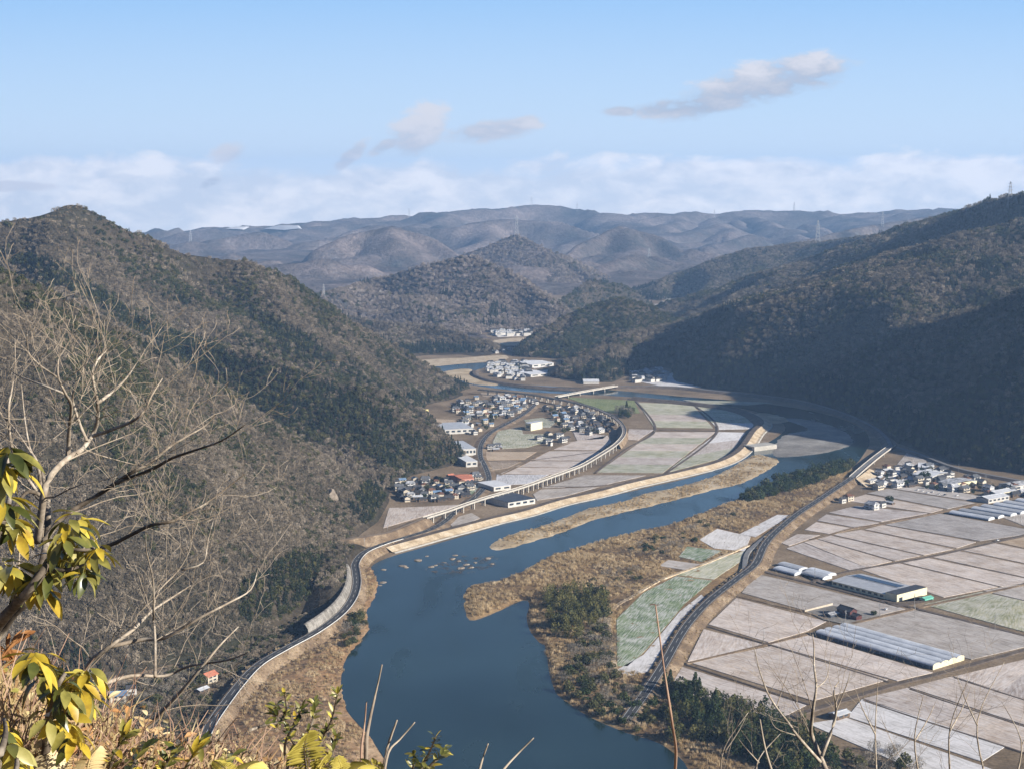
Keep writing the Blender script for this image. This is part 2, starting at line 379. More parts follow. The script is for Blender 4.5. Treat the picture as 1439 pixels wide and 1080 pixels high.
hill('broad_hill', 'broad brown hill spreading above the bend of the valley', [(380, 430, 4800), (455, 414, 4200), (520, 395, 4600), (600, 372, 4500), (640, 362, 4500), (665, 359, 4500), (720, 383, 4400), (770, 418, 4200), (805, 445, 4050)], 16, DFm, margin=1200, mback=300, L=330, nz=(16, 190), seed=14, cn=0.3, front=0.11, gully=0.45, carve=(80, 500), spur_slope=0.68, branch=1)
hill('peaked_hill', 'peaked hill carrying a lattice pylon on its top', [(560, 392, 6100), (590, 378, 6000), (660, 355, 6000), (725, 329, 6000), (790, 360, 5900), (840, 392, 5700), (920, 434, 5300)], 18, DFm, margin=900, mback=300, L=360, nz=(17, 220), seed=15, cn=0.3, front=0.2, gully=0.85, carve=(90, 600), spur_slope=0.68, branch=1)
hill('steep_hill', 'hill with a shadowed steep side left of the peaked hill', [(400, 392, 7000), (440, 352, 7000), (490, 330, 7100), (550, 318, 7200), (610, 335, 7100), (655, 366, 6900)], 22, DFm, margin=1000, mback=350, L=480, nz=(22, 260), carve=(170, 650), seed=16, cn=0.3, front=0.17, gully=0.75, branch=1, spur_slope=0.72)
hill('domed_hill', 'broad domed hill right of the pylon peak with snow streaks', [(770, 385, 7000), (810, 345, 7300), (870, 317, 7600), (930, 333, 7500), (970, 360, 7300), (1005, 388, 7000)], 22, DFm, margin=1000, mback=350, L=480, nz=(22, 260), carve=(170, 650), seed=17, cn=0.3, front=0.17, gully=0.75, branch=1, spur_slope=0.72)
hill('sloping_hill', 'hazy hill sloping down behind the shadowed mountain spurs', [(930, 425, 6000), (1000, 392, 6500), (1060, 363, 7000), (1130, 338, 7300), (1190, 323, 7500), (1260, 311, 8000), (1340, 300, 8200)], 24, DFm, margin=1000, mback=350, L=520, nz=(22, 280), carve=(170, 650), seed=18, cn=0.3, front=0.22, gully=0.95, branch=1, spur_slope=0.72)
hill('middle_ridge', 'hazy ridge below the skyline on the left', [(-200, 350, 8500), (120, 345, 8500), (200, 338, 8600), (260, 343, 8600), (330, 330, 8800), (370, 326, 8800), (420, 345, 8700), (520, 318, 9200), (640, 322, 9000), (700, 310, 9300), (780, 311, 9300), (840, 330, 9000)],
     34, DFm, margin=1500, mback=500, L=520, nz=(55, 350), carve=(230, 900), seed=19, cn=0.6, front=0.13, gully=0.95, branch=1, spur_slope=0.72)
hill('skyline_ridge', 'long pale blue ridge along the skyline', [(-500, 330, 12000), (60, 335, 11800), (185, 326, 11500), (240, 327, 11500), (300, 319, 11500), (400, 318, 11500), (470, 311, 11400), (540, 305, 11400), (590, 301, 11400), (640, 296, 11300), (700, 291, 11300),
      (745, 290, 11300), (790, 292, 11300), (820, 298, 11200), (860, 304, 11200), (930, 300, 11200), (1000, 300, 11200), (1060, 297, 11300), (1120, 297, 11300), (1190, 303, 11300), (1250, 296, 11300), (1330, 295, 11200), (1450, 290, 11000), (1900, 280, 10800)],
     46, DFm, margin=2600, mback=700, L=480, nz=(70, 400), carve=(260, 1000), seed=20, cn=0.6, front=0.06, gully=0.95, branch=1, spur_slope=0.72)

# rolling wooded upland between the far hills: many ridges, most of them running towards the valley
X, Y = np.meshgrid(np.arange(-4800, 4800, 34), np.arange(5300, 12000, 34))
df = valley_d(X, Y); lr = random.Random(4)
Z = np.clip(0.1 * df, -8, 22) + 16 * fbm(X, Y, 500, 3)
wx = X + 90 * fbm(X, Y, 420, 3); wy = Y + 90 * fbm(Y, X, 420, 3)
for k in range(180):
    yc = lr.uniform(7700, 11000); t = (yc - 5700) / 5500
    pyt = 402 - 92 * t ** 0.62 + lr.uniform(-10, 34) * (1 - 0.35 * t); xc = lr.uniform(-0.36, 0.36) * yc
    zc = 370 - yc * math.tan(PITCH + math.atan((pyt - CY) / FOC)); zc = min(zc, 230)
    if zc < 25: continue
    an = lr.gauss(0, 0.65); ln = lr.uniform(450, 1000); dx, dy = math.sin(an) * ln, -math.cos(an) * ln
    a_ = (xc, yc, zc); b_ = (xc + dx, yc + dy, zc - ln * lr.uniform(0.10, 0.24)); c_ = (xc - dx * 0.4, yc - dy * 0.4, zc - ln * 0.12)
    for p_, q_ in ((a_, b_), (a_, c_)):
        if min(p_[1], q_[1]) < 5250: continue
        d, t_, _ = seg_d(wx, wy, p_, q_)
        Z = smax(Z, p_[2] + t_ * (q_[2] - p_[2]) - 0.6 * (np.sqrt(d * d + 400) - 20), 4)
for k in range(95):
    yc = lr.uniform(5750, 7700); pyt = lr.uniform(352, 392) - (yc - 6500) * 0.008; xc = lr.uniform(-0.36, 0.36) * yc
    zc = min(370 - yc * math.tan(PITCH + math.atan((pyt - CY) / FOC)), 95)
    if zc < 12: continue
    an = lr.gauss(0, 0.8); ln = lr.uniform(300, 650); dx, dy = math.sin(an) * ln, -math.cos(an) * ln
    d, t_, _ = seg_d(wx, wy, (xc, yc), (xc + dx, max(5400, yc + dy)))
    Z = smax(Z, zc - t_ * ln * 0.12 - 0.6 * (np.sqrt(d * d + 300) - 17), 3)
Z = np.where(Y < 5750, np.minimum(Z, (Y - 5400) * 0.25), Z) + 9 * ridged(X, Y, 160, 3)
tag(grid_mesh('upland', X, Y, np.maximum(Z, -14), Z > -6, DFm), 'rolling wooded upland filling the gaps between the far hills', None, kind='structure')

# valley floor: one sheet to the horizon
m, N, bs = mat_base('dry_ground', 1.0, 0.1)
pc = pos_coord(N)
c = N.ramp(N.noise(pc, 0.012, 6, 0.7), [(0.3, (0.10, 0.075, 0.05)), (0.5, (0.19, 0.14, 0.09)), (0.68, (0.27, 0.21, 0.15))])
c = N.mix(1.0, c, N.ramp(N.noise(pc, 0.35, 4, 0.7), [(0.3, 0.6), (0.7, 1.35)]), 'MULTIPLY'); setc(N, bs, c)
g = MB(); E_ = 26000
g.add([(-E_, -3000, 0), (E_, -3000, 0), (E_, 11900, 0), (-E_, 11900, 0)], [(0, 1, 2, 3)])
g.obj('valley_floor', MATS['dry_ground'], label='brown flat floor of the valley between the hills', cat='ground', kind='structure')

# haze: even air over the whole valley
hz = MB(); hz.box(-14000, 14000, -600, 14500, -1, 640)
hm = bpy.data.materials.new('haze'); hm.use_nodes = True; hm.node_tree.nodes.clear(); N = NT(hm.node_tree)
pv = N.n('ShaderNodeVolumePrincipled', {'Color': (0.38, 0.62, 1.0, 1), 'Density': HAZE_DENSITY, 'Anisotropy': 0.1})
N.n('ShaderNodeOutputMaterial', {'Volume': pv.outputs[0]})
hz.obj('haze', hm, label='pale blue morning haze filling the valley', cat='haze', kind='stuff')
# ------------------------------------------------------------ woods: countless crowns scattered over the slopes
def leafy(n, shape, size, seed, up=0.3, thin=1.0):
    """a crown of many small faces filling a unit-sized volume"""
    r = random.Random(seed); mb = MB()
    for _ in range(n):
        p = shape(r); a = Vector((r.gauss(0, 1), r.gauss(0, 1), r.gauss(0, 1) + up)).normalized()
        b = a.cross(Vector((r.gauss(0, 1), r.gauss(0, 1), r.gauss(0, 1)))).normalized(); s_ = size * r.uniform(0.5, 1.3)
        u = a * s_; v = b * s_ * thin
        mb.add([p - u - v, p + u - v * 0.6, p + u * 0.7 + v, p - u * 0.8 + v * 0.8], [(0, 1, 2, 3)])
    return mb
def sh_dome(r):
    while True:
        p = Vector((r.uniform(-1, 1), r.uniform(-1, 1), r.uniform(-0.6, 1)))
        q = p.length * (1 + 0.25 * math.sin(5 * p.x + 3 * p.y))
        if 0.45 < q < 1 or (q < 0.45 and r.random() < 0.15): return Vector((p.x * 0.5, p.y * 0.5, 0.42 + p.z * 0.42))
def sh_lumpy(r):
    c_ = [(0, 0, .62, .34), (.24, .1, .45, .27), (-.22, .15, .5, .27), (.05, -.26, .42, .27), (-.1, -.1, .3, .3)][r.randrange(5)]
    d = Vector((r.gauss(0, 1), r.gauss(0, 1), r.gauss(0, 1))).normalized() * c_[3] * r.uniform(0.75, 1)
    return Vector((c_[0] + d.x, c_[1] + d.y, c_[2] + d.z * 0.9))
def sh_cone(r):
    z = r.random() ** 1.4; w = r.uniform(0, 2 * math.pi); q = 0.30 * (1 - z) ** 0.8 * r.uniform(0.65, 1.05)
    return Vector((q * math.cos(w), q * math.sin(w), 0.08 + z * 1.35))
def crown_mat(name, stops, rough=0.9, trans=0.0):
    m, N, bs = mat_base(name, rough, 0.15)
    oi = N.n('ShaderNodeObjectInfo')
    big = N.noise(oi.outputs['Location'], 0.010, 4, 0.65)
    r = N.m('ADD', N.m('MULTIPLY', oi.outputs['Random'], 0.55), N.m('MULTIPLY', N.m('SUBTRACT', big, 0.28), 1.0))
    setc(N, bs, N.ramp(r, stops)); return m
crown_mat('bare_crown', [(0.05, (0.05, 0.048, 0.030)), (0.35, (0.115, 0.096, 0.068)), (0.65, (0.19, 0.155, 0.113)), (0.95, (0.33, 0.28, 0.22))])
crown_mat('evergreen_crown', [(0.1, (0.022, 0.032, 0.013)), (0.5, (0.055, 0.06, 0.024)), (0.9, (0.12, 0.105, 0.045))])
crown_mat('pale_crown', [(0.05, (0.085, 0.078, 0.062)), (0.35, (0.17, 0.142, 0.118)), (0.65, (0.26, 0.212, 0.178)), (0.95, (0.40, 0.35, 0.31))])
crown_mat('cedar_crown', [(0.1, (0.010, 0.018, 0.012)), (0.9, (0.032, 0.042, 0.022))])
def proto(name, mb, m):
    o = bpy.data.objects.new(name, mb.mesh(name, [MATS[m]])); return o
def twiggy(seed):
    return leafy(150, sh_dome, 0.11, seed, 0.8, 0.28)
PROTO = [proto('wood_crown', twiggy(1), 'bare_crown'), proto('wood_crown', twiggy(2), 'bare_crown'), proto('wood_crown', twiggy(3), 'bare_crown'),
         proto('wood_crown', leafy(190, sh_lumpy, 0.075, 4), 'evergreen_crown'), proto('wood_crown', leafy(190, sh_lumpy, 0.075, 5), 'evergreen_crown'),
         proto('wood_crown', leafy(130, sh_cone, 0.075, 6, -0.3), 'cedar_crown'),
         proto('wood_crown', twiggy(7), 'pale_crown'), proto('wood_crown', twiggy(8), 'pale_crown')]
def scatter_group(name, protos):
    g_ = bpy.data.node_groups.new(name, 'GeometryNodeTree')
    g_.interface.new_socket('Geometry', in_out='INPUT', socket_type='NodeSocketGeometry')
    g_.interface.new_socket('Geometry', in_out='OUTPUT', socket_type='NodeSocketGeometry')
    N = NT(g_); gi = N.n('NodeGroupInput'); go = N.n('NodeGroupOutput')
    j = N.n('GeometryNodeJoinGeometry')
    for p in reversed(protos):
        oi = N.n('GeometryNodeObjectInfo', {'Object': p}); oi.inputs['As Instance'].default_value = True
        g_.links.new(oi.outputs['Geometry'], j.inputs[0])
    at = lambda n_, t: N.n('GeometryNodeInputNamedAttribute', {'Name': n_}, data_type=t).outputs[0]
    ip = N.n('GeometryNodeInstanceOnPoints', {'Points': gi.outputs[0], 'Instance': j.outputs[0], 'Instance Index': at('kind', 'INT'),
              'Rotation': N.n('ShaderNodeCombineXYZ', {2: at('turn', 'FLOAT')}).outputs[0], 'Scale': at('size', 'FLOAT_VECTOR')})
    ip.inputs['Pick Instance'].default_value = True
    g_.links.new(ip.outputs[0], go.inputs[0]); return g_
WOODS = scatter_group('woods', PROTO)
def scatter(name, label, pts, kind, size, turn, grp=None, cat='woods'):
    me = bpy.data.meshes.new(name); n_ = len(pts)
    me.vertices.add(n_); me.vertices.foreach_set('co', np.asarray(pts, np.float32).ravel())
    a = me.attributes.new('kind', 'INT', 'POINT'); a.data.foreach_set('value', np.asarray(kind, np.int32))
    a = me.attributes.new('turn', 'FLOAT', 'POINT'); a.data.foreach_set('value', np.asarray(turn, np.float32))
    a = me.attributes.new('size', 'FLOAT_VECTOR', 'POINT'); a.data.foreach_set('vector', np.asarray(size, np.float32).ravel())
    o = bpy.data.objects.new(name, me); COL.objects.link(o)
    md = o.modifiers.new('scatter', 'NODES'); md.node_group = grp or WOODS
    return tag(o, label, cat, kind='stuff')
def bil(A, fx, fy):
    ix = np.clip(fx.astype(int), 0, A.shape[1] - 2); iy = np.clip(fy.astype(int), 0, A.shape[0] - 2); u = fx - ix; v = fy - iy
    return (A[iy, ix] * (1 - u) + A[iy, ix + 1] * u) * (1 - v) + (A[iy + 1, ix] * (1 - u) + A[iy + 1, ix + 1] * u) * v
NTREES = 0
def forest(hname, label, spacing, size, ever=0.25, cedar=0.5, ymax=1e9, zmin=1.5, name='woods', dark=(), pale=0.0):
    """cover one hill; evergreens in noise patches, cedars near the foot"""
    global NTREES
    X, Y, Z, res = HILLS[hname]
    xs = np.arange(X[0, 0], X[0, -1], spacing); ys = np.arange(Y[0, 0], min(Y[-1, 0], ymax), spacing)
    px_, py_ = np.meshgrid(xs, ys); px_ = (px_ + rng.uniform(-.5, .5, px_.shape) * spacing).ravel(); py_ = (py_ + rng.uniform(-.5, .5, py_.shape) * spacing).ravel()
    fx = (px_ - X[0, 0]) / res; fy = (py_ - Y[0, 0]) / res
    z = bil(Z, fx, fy); gx = (bil(Z, fx + 1, fy) - z) / res; gy = (bil(Z, fx, fy + 1) - z) / res
    vx, vy, vz = -px_, -py_, H - z; vl = np.sqrt(vx * vx + vy * vy + vz * vz)
    facing = (-gx * vx - gy * vy + vz) / vl / np.sqrt(1 + gx * gx + gy * gy)
    sx_ = CX + FOC * px_ / np.maximum(py_ * cp, 1)
    k = (z > zmin) & (facing > -0.12) & (sx_ > -130) & (sx_ < 1580)
    px_, py_, z = px_[k], py_[k], z[k]; n_ = len(z); NTREES += n_
    pn = fbm(px_, py_, 160, 4) + 0.25 * rng.standard_normal(n_)
    kind = rng.integers(0, 3, n_); ev = pn > np.quantile(pn, 1 - ever); kind[ev] = 3 + rng.integers(0, 2, ev.sum())
    lowness = np.clip(1 - z / 45.0, 0, 1); cd = (fbm(px_ + 500, py_, 130, 3) + 0.8 * lowness * cedar > 0.48) & (rng.random(n_) < 0.8); kind[cd] = 5
    if pale: w = (kind < 3) & (rng.random(n_) < pale); kind[w] = 6 + rng.integers(0, 2, w.sum())
    for poly in dark:   # outlined evergreens and cedars: part real stands, part darkening put in for shade
        f_ = py_ * cp - (z - H) * sp; qx, qy = CX + FOC * px_ / f_, CY - FOC * (py_ * sp + (z - H) * cp) / f_
        qx = qx + 14 * fbm(px_, py_, 120, 3); w = inside(np.array(poly, float), qx, qy) & (rng.random(n_) < 0.88); kind[w] = rng.choice([3, 4, 5, 5], w.sum())
    s_ = size * rng.uniform(0.65, 1.25, n_); hgt = s_ * rng.uniform(0.8, 1.2, n_)
    scatter(name, label, np.stack([px_, py_, z - 0.6], 1), kind, np.stack([s_, s_, hgt], 1), rng.uniform(0, 6.28, n_))
forest('near_hill', 'dense winter wood of bare and evergreen crowns on the near slope', 3.9, 5.5, 0.2, 0.3, zmin=4, dark=[[(395, 870), (330, 880), (340, 820), (420, 770), (480, 790), (470, 830)], [(530, 660), (552, 690), (530, 735), (500, 700)]])
forest('mountain', 'winter wood covering the pointed mountain behind the near slope', 5.3, 7.0, 0.28, 0.7, dark=[[(205, 484), (300, 494), (400, 518), (480, 548), (560, 590), (650, 650), (600, 668), (540, 660), (470, 620), (380, 570), (280, 530)], [(560, 560), (640, 548), (664, 560), (640, 575), (600, 580)], [(330, 420), (430, 470), (480, 520), (400, 500)], [(-20, 350), (60, 395), (150, 440), (250, 500), (330, 552), (420, 612), (420, 560), (300, 480), (215, 462), (130, 400), (60, 360)]])
forest('low_hill', 'brown winter wood on the low hill across the river', 7.5, 9.5, 0.1, 0.6)
forest('round_hill', 'dark winter wood on the round hill in mid valley', 6.4, 8, 0.72, 0.8)
forest('knoll', 'winter wood on the small knoll by the riverside houses', 6.5, 8.5, 0.3, 0.5)
forest('side_mountain', 'winter wood on the long shadowed mountain beyond the plain', 7.0, 8.8, 0.34, 0.9, dark=[[(930, 520), (1050, 500), (1140, 520), (1240, 560), (1330, 600), (1439, 560), (1500, 700), (1340, 660), (1200, 600), (1000, 555)]])
forest('dark_hill', 'dark wood on the small hill above the far village', 8, 10, 0.6, 0.6)
forest('broad_hill', 'brown winter wood on the broad hill above the valley bend', 9.5, 10.5, 0.06, 0.15, pale=0.9)
forest('peaked_hill', 'brown winter wood on the peaked hill under the pylon', 11, 11.5, 0.05, 0.1, pale=0.95)
print('crowns', NTREES)
# ------------------------------------------------------------ valley materials
def streak(name, c1, c2, frost=0.0, rows=0.9, green=None, rough=0.95):
    """farm soil: stubble rows along local x, blotches, frost"""
    m, N, bs = mat_base(name, rough, 0.1)
    oc = N.n('ShaderNodeTexCoord').outputs['Object']; pc = pos_coord(N)
    mp = N.n('ShaderNodeMapping', {'Vector': oc, 'Scale': (0.045, rows * 0.42, 1.0)}).outputs[0]
    a = N.noise(mp, 1.0, 4, 0.65); b_ = N.noise(pc, 0.035, 6, 0.7)
    c = N.mix(N.ramp(N.m('ADD', N.m('MULTIPLY', a, 0.5), N.m('MULTIPLY', b_, 0.5)), [(0.41, 0.0), (0.58, 1.0)]), c1, c2)
    rd = N.n('ShaderNodeObjectInfo').outputs['Random']
    c = N.mix(1.0, c, N.ramp(rd, [(0.0, (0.82, 0.82, 0.85)), (0.4, (1.0, 0.98, 0.96)), (0.7, (1.05, 1.0, 0.93)), (1.0, (1.22, 1.2, 1.18))]), 'MULTIPLY')
    c = N.mix(1.0, c, N.ramp(N.noise(pc, 0.5, 4, 0.7), [(0.3, 0.78), (0.7, 1.2)]), 'MULTIPLY')
    if frost:
        fr = N.m('MULTIPLY', N.ramp(N.m('ADD', N.m('MULTIPLY', N.noise(pc, 0.05, 6, 0.75), 0.45), N.m('MULTIPLY', N.noise(mp, 1.6, 3), 0.55)), [(0.44, 0.0), (0.62, 1.0)]), frost)
        c = N.mix(fr, c, (0.62, 0.60, 0.60))
    setc(N, bs, c)
    bn = N.n('ShaderNodeBump', {'Strength': 0.5, 'Distance': 0.4, 'Height': N.noise(mp, 2.5, 4, 0.7)}); N.t.links.new(bn.outputs[0], bs.inputs['Normal'])
    return m
streak('stubble', (0.29, 0.24, 0.205), (0.49, 0.43, 0.385), 0.55)
streak('grey_stubble', (0.235, 0.21, 0.185), (0.38, 0.35, 0.325), 0.4)
streak('warm_stubble', (0.27, 0.205, 0.14), (0.40, 0.32, 0.235), 0.15)
streak('pale_green_field', (0.20, 0.215, 0.125), (0.40, 0.39, 0.29), 0.5)
streak('green_field', (0.075, 0.125, 0.055), (0.21, 0.27, 0.155), 0.7, rows=1.4)
streak('lawn_field', (0.10, 0.13, 0.05), (0.17, 0.19, 0.085), 0.12)
streak('snowy_field', (0.36, 0.35, 0.34), (0.60, 0.60, 0.61), 0.9)
mat_noise('asphalt', [(0.3, (0.032, 0.033, 0.036)), (0.7, (0.058, 0.058, 0.06))], 0.2, fine=(2.0, 0.15))
mat_noise('pale_asphalt', [(0.3, (0.12, 0.12, 0.125)), (0.7, (0.19, 0.19, 0.19))], 0.1, fine=(1.0, 0.2))
mat_noise('road_paint', [(0.3, (0.42, 0.42, 0.41)), (0.7, (0.60, 0.60, 0.58))], 0.4)
mat_noise('concrete', [(0.3, (0.26, 0.25, 0.23)), (0.5, (0.36, 0.345, 0.31)), (0.7, (0.45, 0.43, 0.39))], 0.10, fine=(0.8, 0.25))
mat_noise('old_concrete', [(0.3, (0.10, 0.09, 0.075)), (0.5, (0.20, 0.185, 0.165)), (0.7, (0.31, 0.29, 0.26))], 0.16, 6, fine=(0.9, 0.4))
mat_noise('pale_concrete', [(0.3, (0.30, 0.28, 0.25)), (0.7, (0.46, 0.43, 0.38))], 0.12, fine=(0.7, 0.25))
mat_noise('levee_slope', [(0.3, (0.27, 0.20, 0.125)), (0.5, (0.43, 0.34, 0.23)), (0.68, (0.52, 0.45, 0.35))], 0.07, 6, fine=(0.5, 0.35))
mat_noise('dark_levee', [(0.3, (0.065, 0.052, 0.042)), (0.6, (0.125, 0.098, 0.078)), (0.8, (0.20, 0.165, 0.13))], 0.09, 6, fine=(0.6, 0.3))
mat_noise('ballast', [(0.3, (0.15, 0.115, 0.085)), (0.7, (0.26, 0.21, 0.165))], 0.1, fine=(1.2, 0.3))
mat_noise('dry_verge', [(0.28, (0.09, 0.062, 0.04)), (0.5, (0.17, 0.12, 0.075)), (0.7, (0.30, 0.23, 0.155))], 0.06, 6, fine=(0.6, 0.45), bump=0.6, bscale=0.5)
mat_noise('ochre_soil', [(0.3, (0.15, 0.085, 0.04)), (0.5, (0.27, 0.165, 0.085)), (0.72, (0.38, 0.27, 0.165))], 0.025, 6, fine=(0.4, 0.4), bump=0.6, bscale=0.4)
mat_noise('sand', [(0.3, (0.22, 0.16, 0.095)), (0.5, (0.38, 0.295, 0.185)), (0.7, (0.52, 0.43, 0.31))], 0.03, 6, fine=(0.4, 0.3), bump=0.5, bscale=0.4)
mat_noise('reed_bed', [(0.25, (0.075, 0.05, 0.028)), (0.45, (0.18, 0.115, 0.055)), (0.62, (0.30, 0.205, 0.105)), (0.8, (0.40, 0.31, 0.20))], 0.022, 6, fine=(0.5, 0.5), bump=1.0, bscale=0.35)
mat_noise('gravel', [(0.3, (0.12, 0.11, 0.10)), (0.55, (0.22, 0.205, 0.185)), (0.75, (0.34, 0.33, 0.315))], 0.02, 6, fine=(0.3, 0.3))
mat_noise('rock', [(0.3, (0.14, 0.11, 0.085)), (0.6, (0.27, 0.23, 0.185)), (0.8, (0.40, 0.36, 0.31))], 0.2, 6, fine=(1.5, 0.4), bump=0.8)
m, N, bs = mat_base('river_water', 0.07, 0.5); bs.inputs['IOR'].default_value = 1.33
pc = pos_coord(N)
c = N.mix(N.ramp(N.noise(pc, 0.004, 5, 0.6), [(0.35, 0.0), (0.65, 1.0)]), (0.008, 0.019, 0.019), (0.019, 0.040, 0.045)); setc(N, bs, c)
rp = N.ramp(N.noise(N.n('ShaderNodeMapping', {'Vector': pc, 'Scale': (1, 0.35, 1)}).outputs[0], 0.02, 4, 0.6, 0.6), [(0.35, 0.03), (0.65, 0.30)])
N.t.links.new(rp, bs.inputs['Roughness'])
bn = N.n('ShaderNodeBump', {'Strength': 0.16, 'Distance': 0.3, 'Height': N.noise(pc, 0.5, 3, 0.6)}); N.t.links.new(bn.outputs[0], bs.inputs['Normal'])

# ------------------------------------------------------------ valley surfaces
def catmull(p, sub=5, closed=False):
    p = [Vector(q) for q in p]; n = len(p); o = []
    for i in range(n if closed else n - 1):
        g = (lambda k: p[k % n]) if closed else (lambda k: p[min(max(k, 0), n - 1)])
        a, b_, c_, d_ = g(i - 1), g(i), g(i + 1), g(i + 2)
        for k in range(sub):
            t = k / sub
            o.append(0.5 * ((2 * b_) + (c_ - a) * t + (2 * a - 5 * b_ + 4 * c_ - d_) * t * t + (3 * b_ - a - 3 * c_ + d_) * t ** 3))
    if not closed: o.append(p[-1])
    return o
def setting(o, label): return tag(o, label, None, kind='structure')
def sheet(name, label, pp, z, m, smooth=0, jit=0.0):
    pts = [G(*q, z) for q in pp]
    if smooth: pts = catmull(pts, smooth, True)
    lr = random.Random(len(pp) + int(pp[0][0]))
    if jit: pts = [Vector((q.x + lr.uniform(-jit, jit), q.y + lr.uniform(-jit, jit), q.z)) for q in pts]
    mb = MB(); mb.add(pts, [tuple(range(len(pts)))])
    return setting(mb.obj(name, MATS[m]), label)
def mound(name, label, pp, m, res, top=1.2, slope=0.25, z0=0.0, rough=0.5, lam=14, sub=4):
    poly = np.array([list(v)[:2] for v in catmull([G(*q) for q in pp], sub, True)])
    X, Y = np.meshgrid(np.arange(poly[:, 0].min() - 2 * res, poly[:, 0].max() + 2 * res, res), np.arange(poly[:, 1].min() - 2 * res, poly[:, 1].max() + 2 * res, res))
    d = np.full(X.shape, 1e9)
    wx = X + 3.0 * perlin(X / 17, Y / 17) + 1.5 * perlin(X / 6, Y / 6); wy = Y + 3.0 * perlin(Y / 19, X / 19) + 1.5 * perlin(Y / 6, X / 6)
    for i in range(len(poly)): d = np.minimum(d, seg_d(wx, wy, poly[i], poly[(i + 1) % len(poly)])[0])
    d = np.where(inside(poly, wx, wy), d, -d)
    Z = z0 + np.clip(d * slope, -1.5, top) + rough * fbm(X, Y, lam, 3) * np.clip(d / 6, 0, 1)
    o = grid_mesh(name, X, Y, Z, d > -1.2 * res, MATS[m]); HILLS[label] = (X, Y, np.where(d > 1, Z, -99), res)
    return setting(o, label)
def along(pp, z, step=7.0):
    """smooth ground path through photo points, evenly spaced"""
    zs = z if isinstance(z, (list, tuple)) else [z] * len(pp)
    c_ = catmull([G(*q, zz) for q, zz in zip(pp, zs)], 12); o = [c_[0]]; acc = 0
    for a, b_ in zip(c_, c_[1:]):
        acc += (b_ - a).length
        if acc >= step: o.append(b_); acc = 0
    if (o[-1] - c_[-1]).length > 0.5: o.append(c_[-1])
    return o
def sweep(mb, path, prof, mi=None, absz=False):
    """prof: list of (offset to the right, dz) ; one strip per pair"""
    n = len(prof); o = len(mb.v)
    for i, p in enumerate(path):
        d = path[min(i + 1, len(path) - 1)] - path[max(i - 1, 0)]; d.z = 0; d.normalize(); r = Vector((d.y, -d.x, 0))
        for off, dz in prof:
            q = p + r * off; mb.v.append((q.x, q.y, (dz if absz else p.z + dz)) if not isinstance(dz, str) else (q.x, q.y, float(dz)))
    for i in range(len(path) - 1):
        for k in range(n - 1):
            mb.f.append((o + i * n + k, o + i * n + k + 1, o + (i + 1) * n + k + 1, o + (i + 1) * n + k)); mb.mi.append(mi[k] if mi else 0)
def road(name, label, pp, z, width, side, mats=('asphalt', 'dry_verge', 'road_paint'), lines=True, centre=True, slope=1.6):
    path = along(pp, z); w = width / 2
    lo = str(-0.3)
    mb = MB()
    sl = lambda p: slope
    zmax = max(p.z for p in path); run = zmax * slope + 0.6
    pr = [(-w - side - run, lo), (-w - side, -0.15), (-w, 0.0), (w, 0.0), (w + side, -0.15), (w + side + run, lo)]
    sweep(mb, path, pr, [1, 1, 0, 1, 1])
    if lines:
        for off in (-w + 0.55, w - 0.55):
            sweep(mb, path, [(off - 0.13, 0.03), (off + 0.13, 0.03)], [2])
        if centre:
            for i in range(0, len(path) - 1, 2): sweep(mb, path[i:i + 2], [(-0.13, 0.035), (0.13, 0.035)], [2])
    return setting(mb.obj(name, [MATS[k] for k in mats]), label), path

RIVER = [(545, 1200), (545, 1085), (530, 1050), (508, 1022), (489, 1000), (480, 975), (481, 940), (492, 915), (508, 897), (518, 882), (514, 862), (524, 840), (529, 818), (521, 797),
         (545, 783), (600, 767), (660, 750), (720, 731), (790, 709), (850, 698), (920, 682), (1000, 662), (1055, 634), (1090, 615), (1104, 600), (1085, 585), (1040, 573), (980, 566), (880, 557), (800, 553),
         (740, 550), (672, 542), (640, 534), (625, 524), (600, 522), (600, 515), (692, 509), (697, 513), (672, 519), (662, 527), (690, 536), (745, 541), (850, 547), (960, 557), (1060, 565), (1150, 579),
         (1205, 598), (1222, 618), (1212, 640), (1197, 655), (1167, 661), (1130, 671), (1092, 681), (1080, 692), (1035, 703), (972, 726), (940, 738), (902, 746), (860, 756), (802, 773),
         (760, 788), (740, 800), (702, 816), (667, 820), (658, 828), (654, 850), (660, 871), (690, 863), (735, 843), (744, 850), (740, 866), (745, 886), (758, 902), (767, 909), (771, 940),
         (778, 965), (785, 977), (800, 988), (831, 1008), (878, 1028), (920, 1041), (945, 1056), (970, 1085), (1010, 1200)]
sheet('river', 'blue green river winding through the valley', RIVER, 0.25, 'river_water', 3)
mound('sandbar', 'tan sandbar island between the embankment and the main river channel',
      [(686, 768), (704, 773), (750, 761), (790, 748), (835, 731), (865, 723), (915, 711), (952, 702), (1005, 688), (1040, 680), (1070, 666), (1090, 654), (1094, 646), (1070, 640), (1050, 643), (1020, 660), (990, 673), (940, 686), (905, 693), (880, 703), (830, 713), (795, 726), (752, 741), (727, 747), (700, 758)],
      'sand', 3.0, 1.0, 0.12, 0.1, 0.35)
mound('gravel_bar', 'shaded gravel bar in the river bend under the mountain', [(1085, 640), (1098, 612), (1135, 603), (1100, 588), (1140, 590), (1185, 604), (1200, 622), (1170, 634), (1130, 640)], 'gravel', 4.0, 0.8, 0.1, 0.1, 0.3)
mound('gravel_bar', 'sunlit tip of gravel beside the outer levee', [(1058, 583), (1075, 580), (1102, 586), (1110, 592), (1085, 594), (1066, 592)], 'sand', 4.0, 0.8, 0.1, 0.1, 0.3)
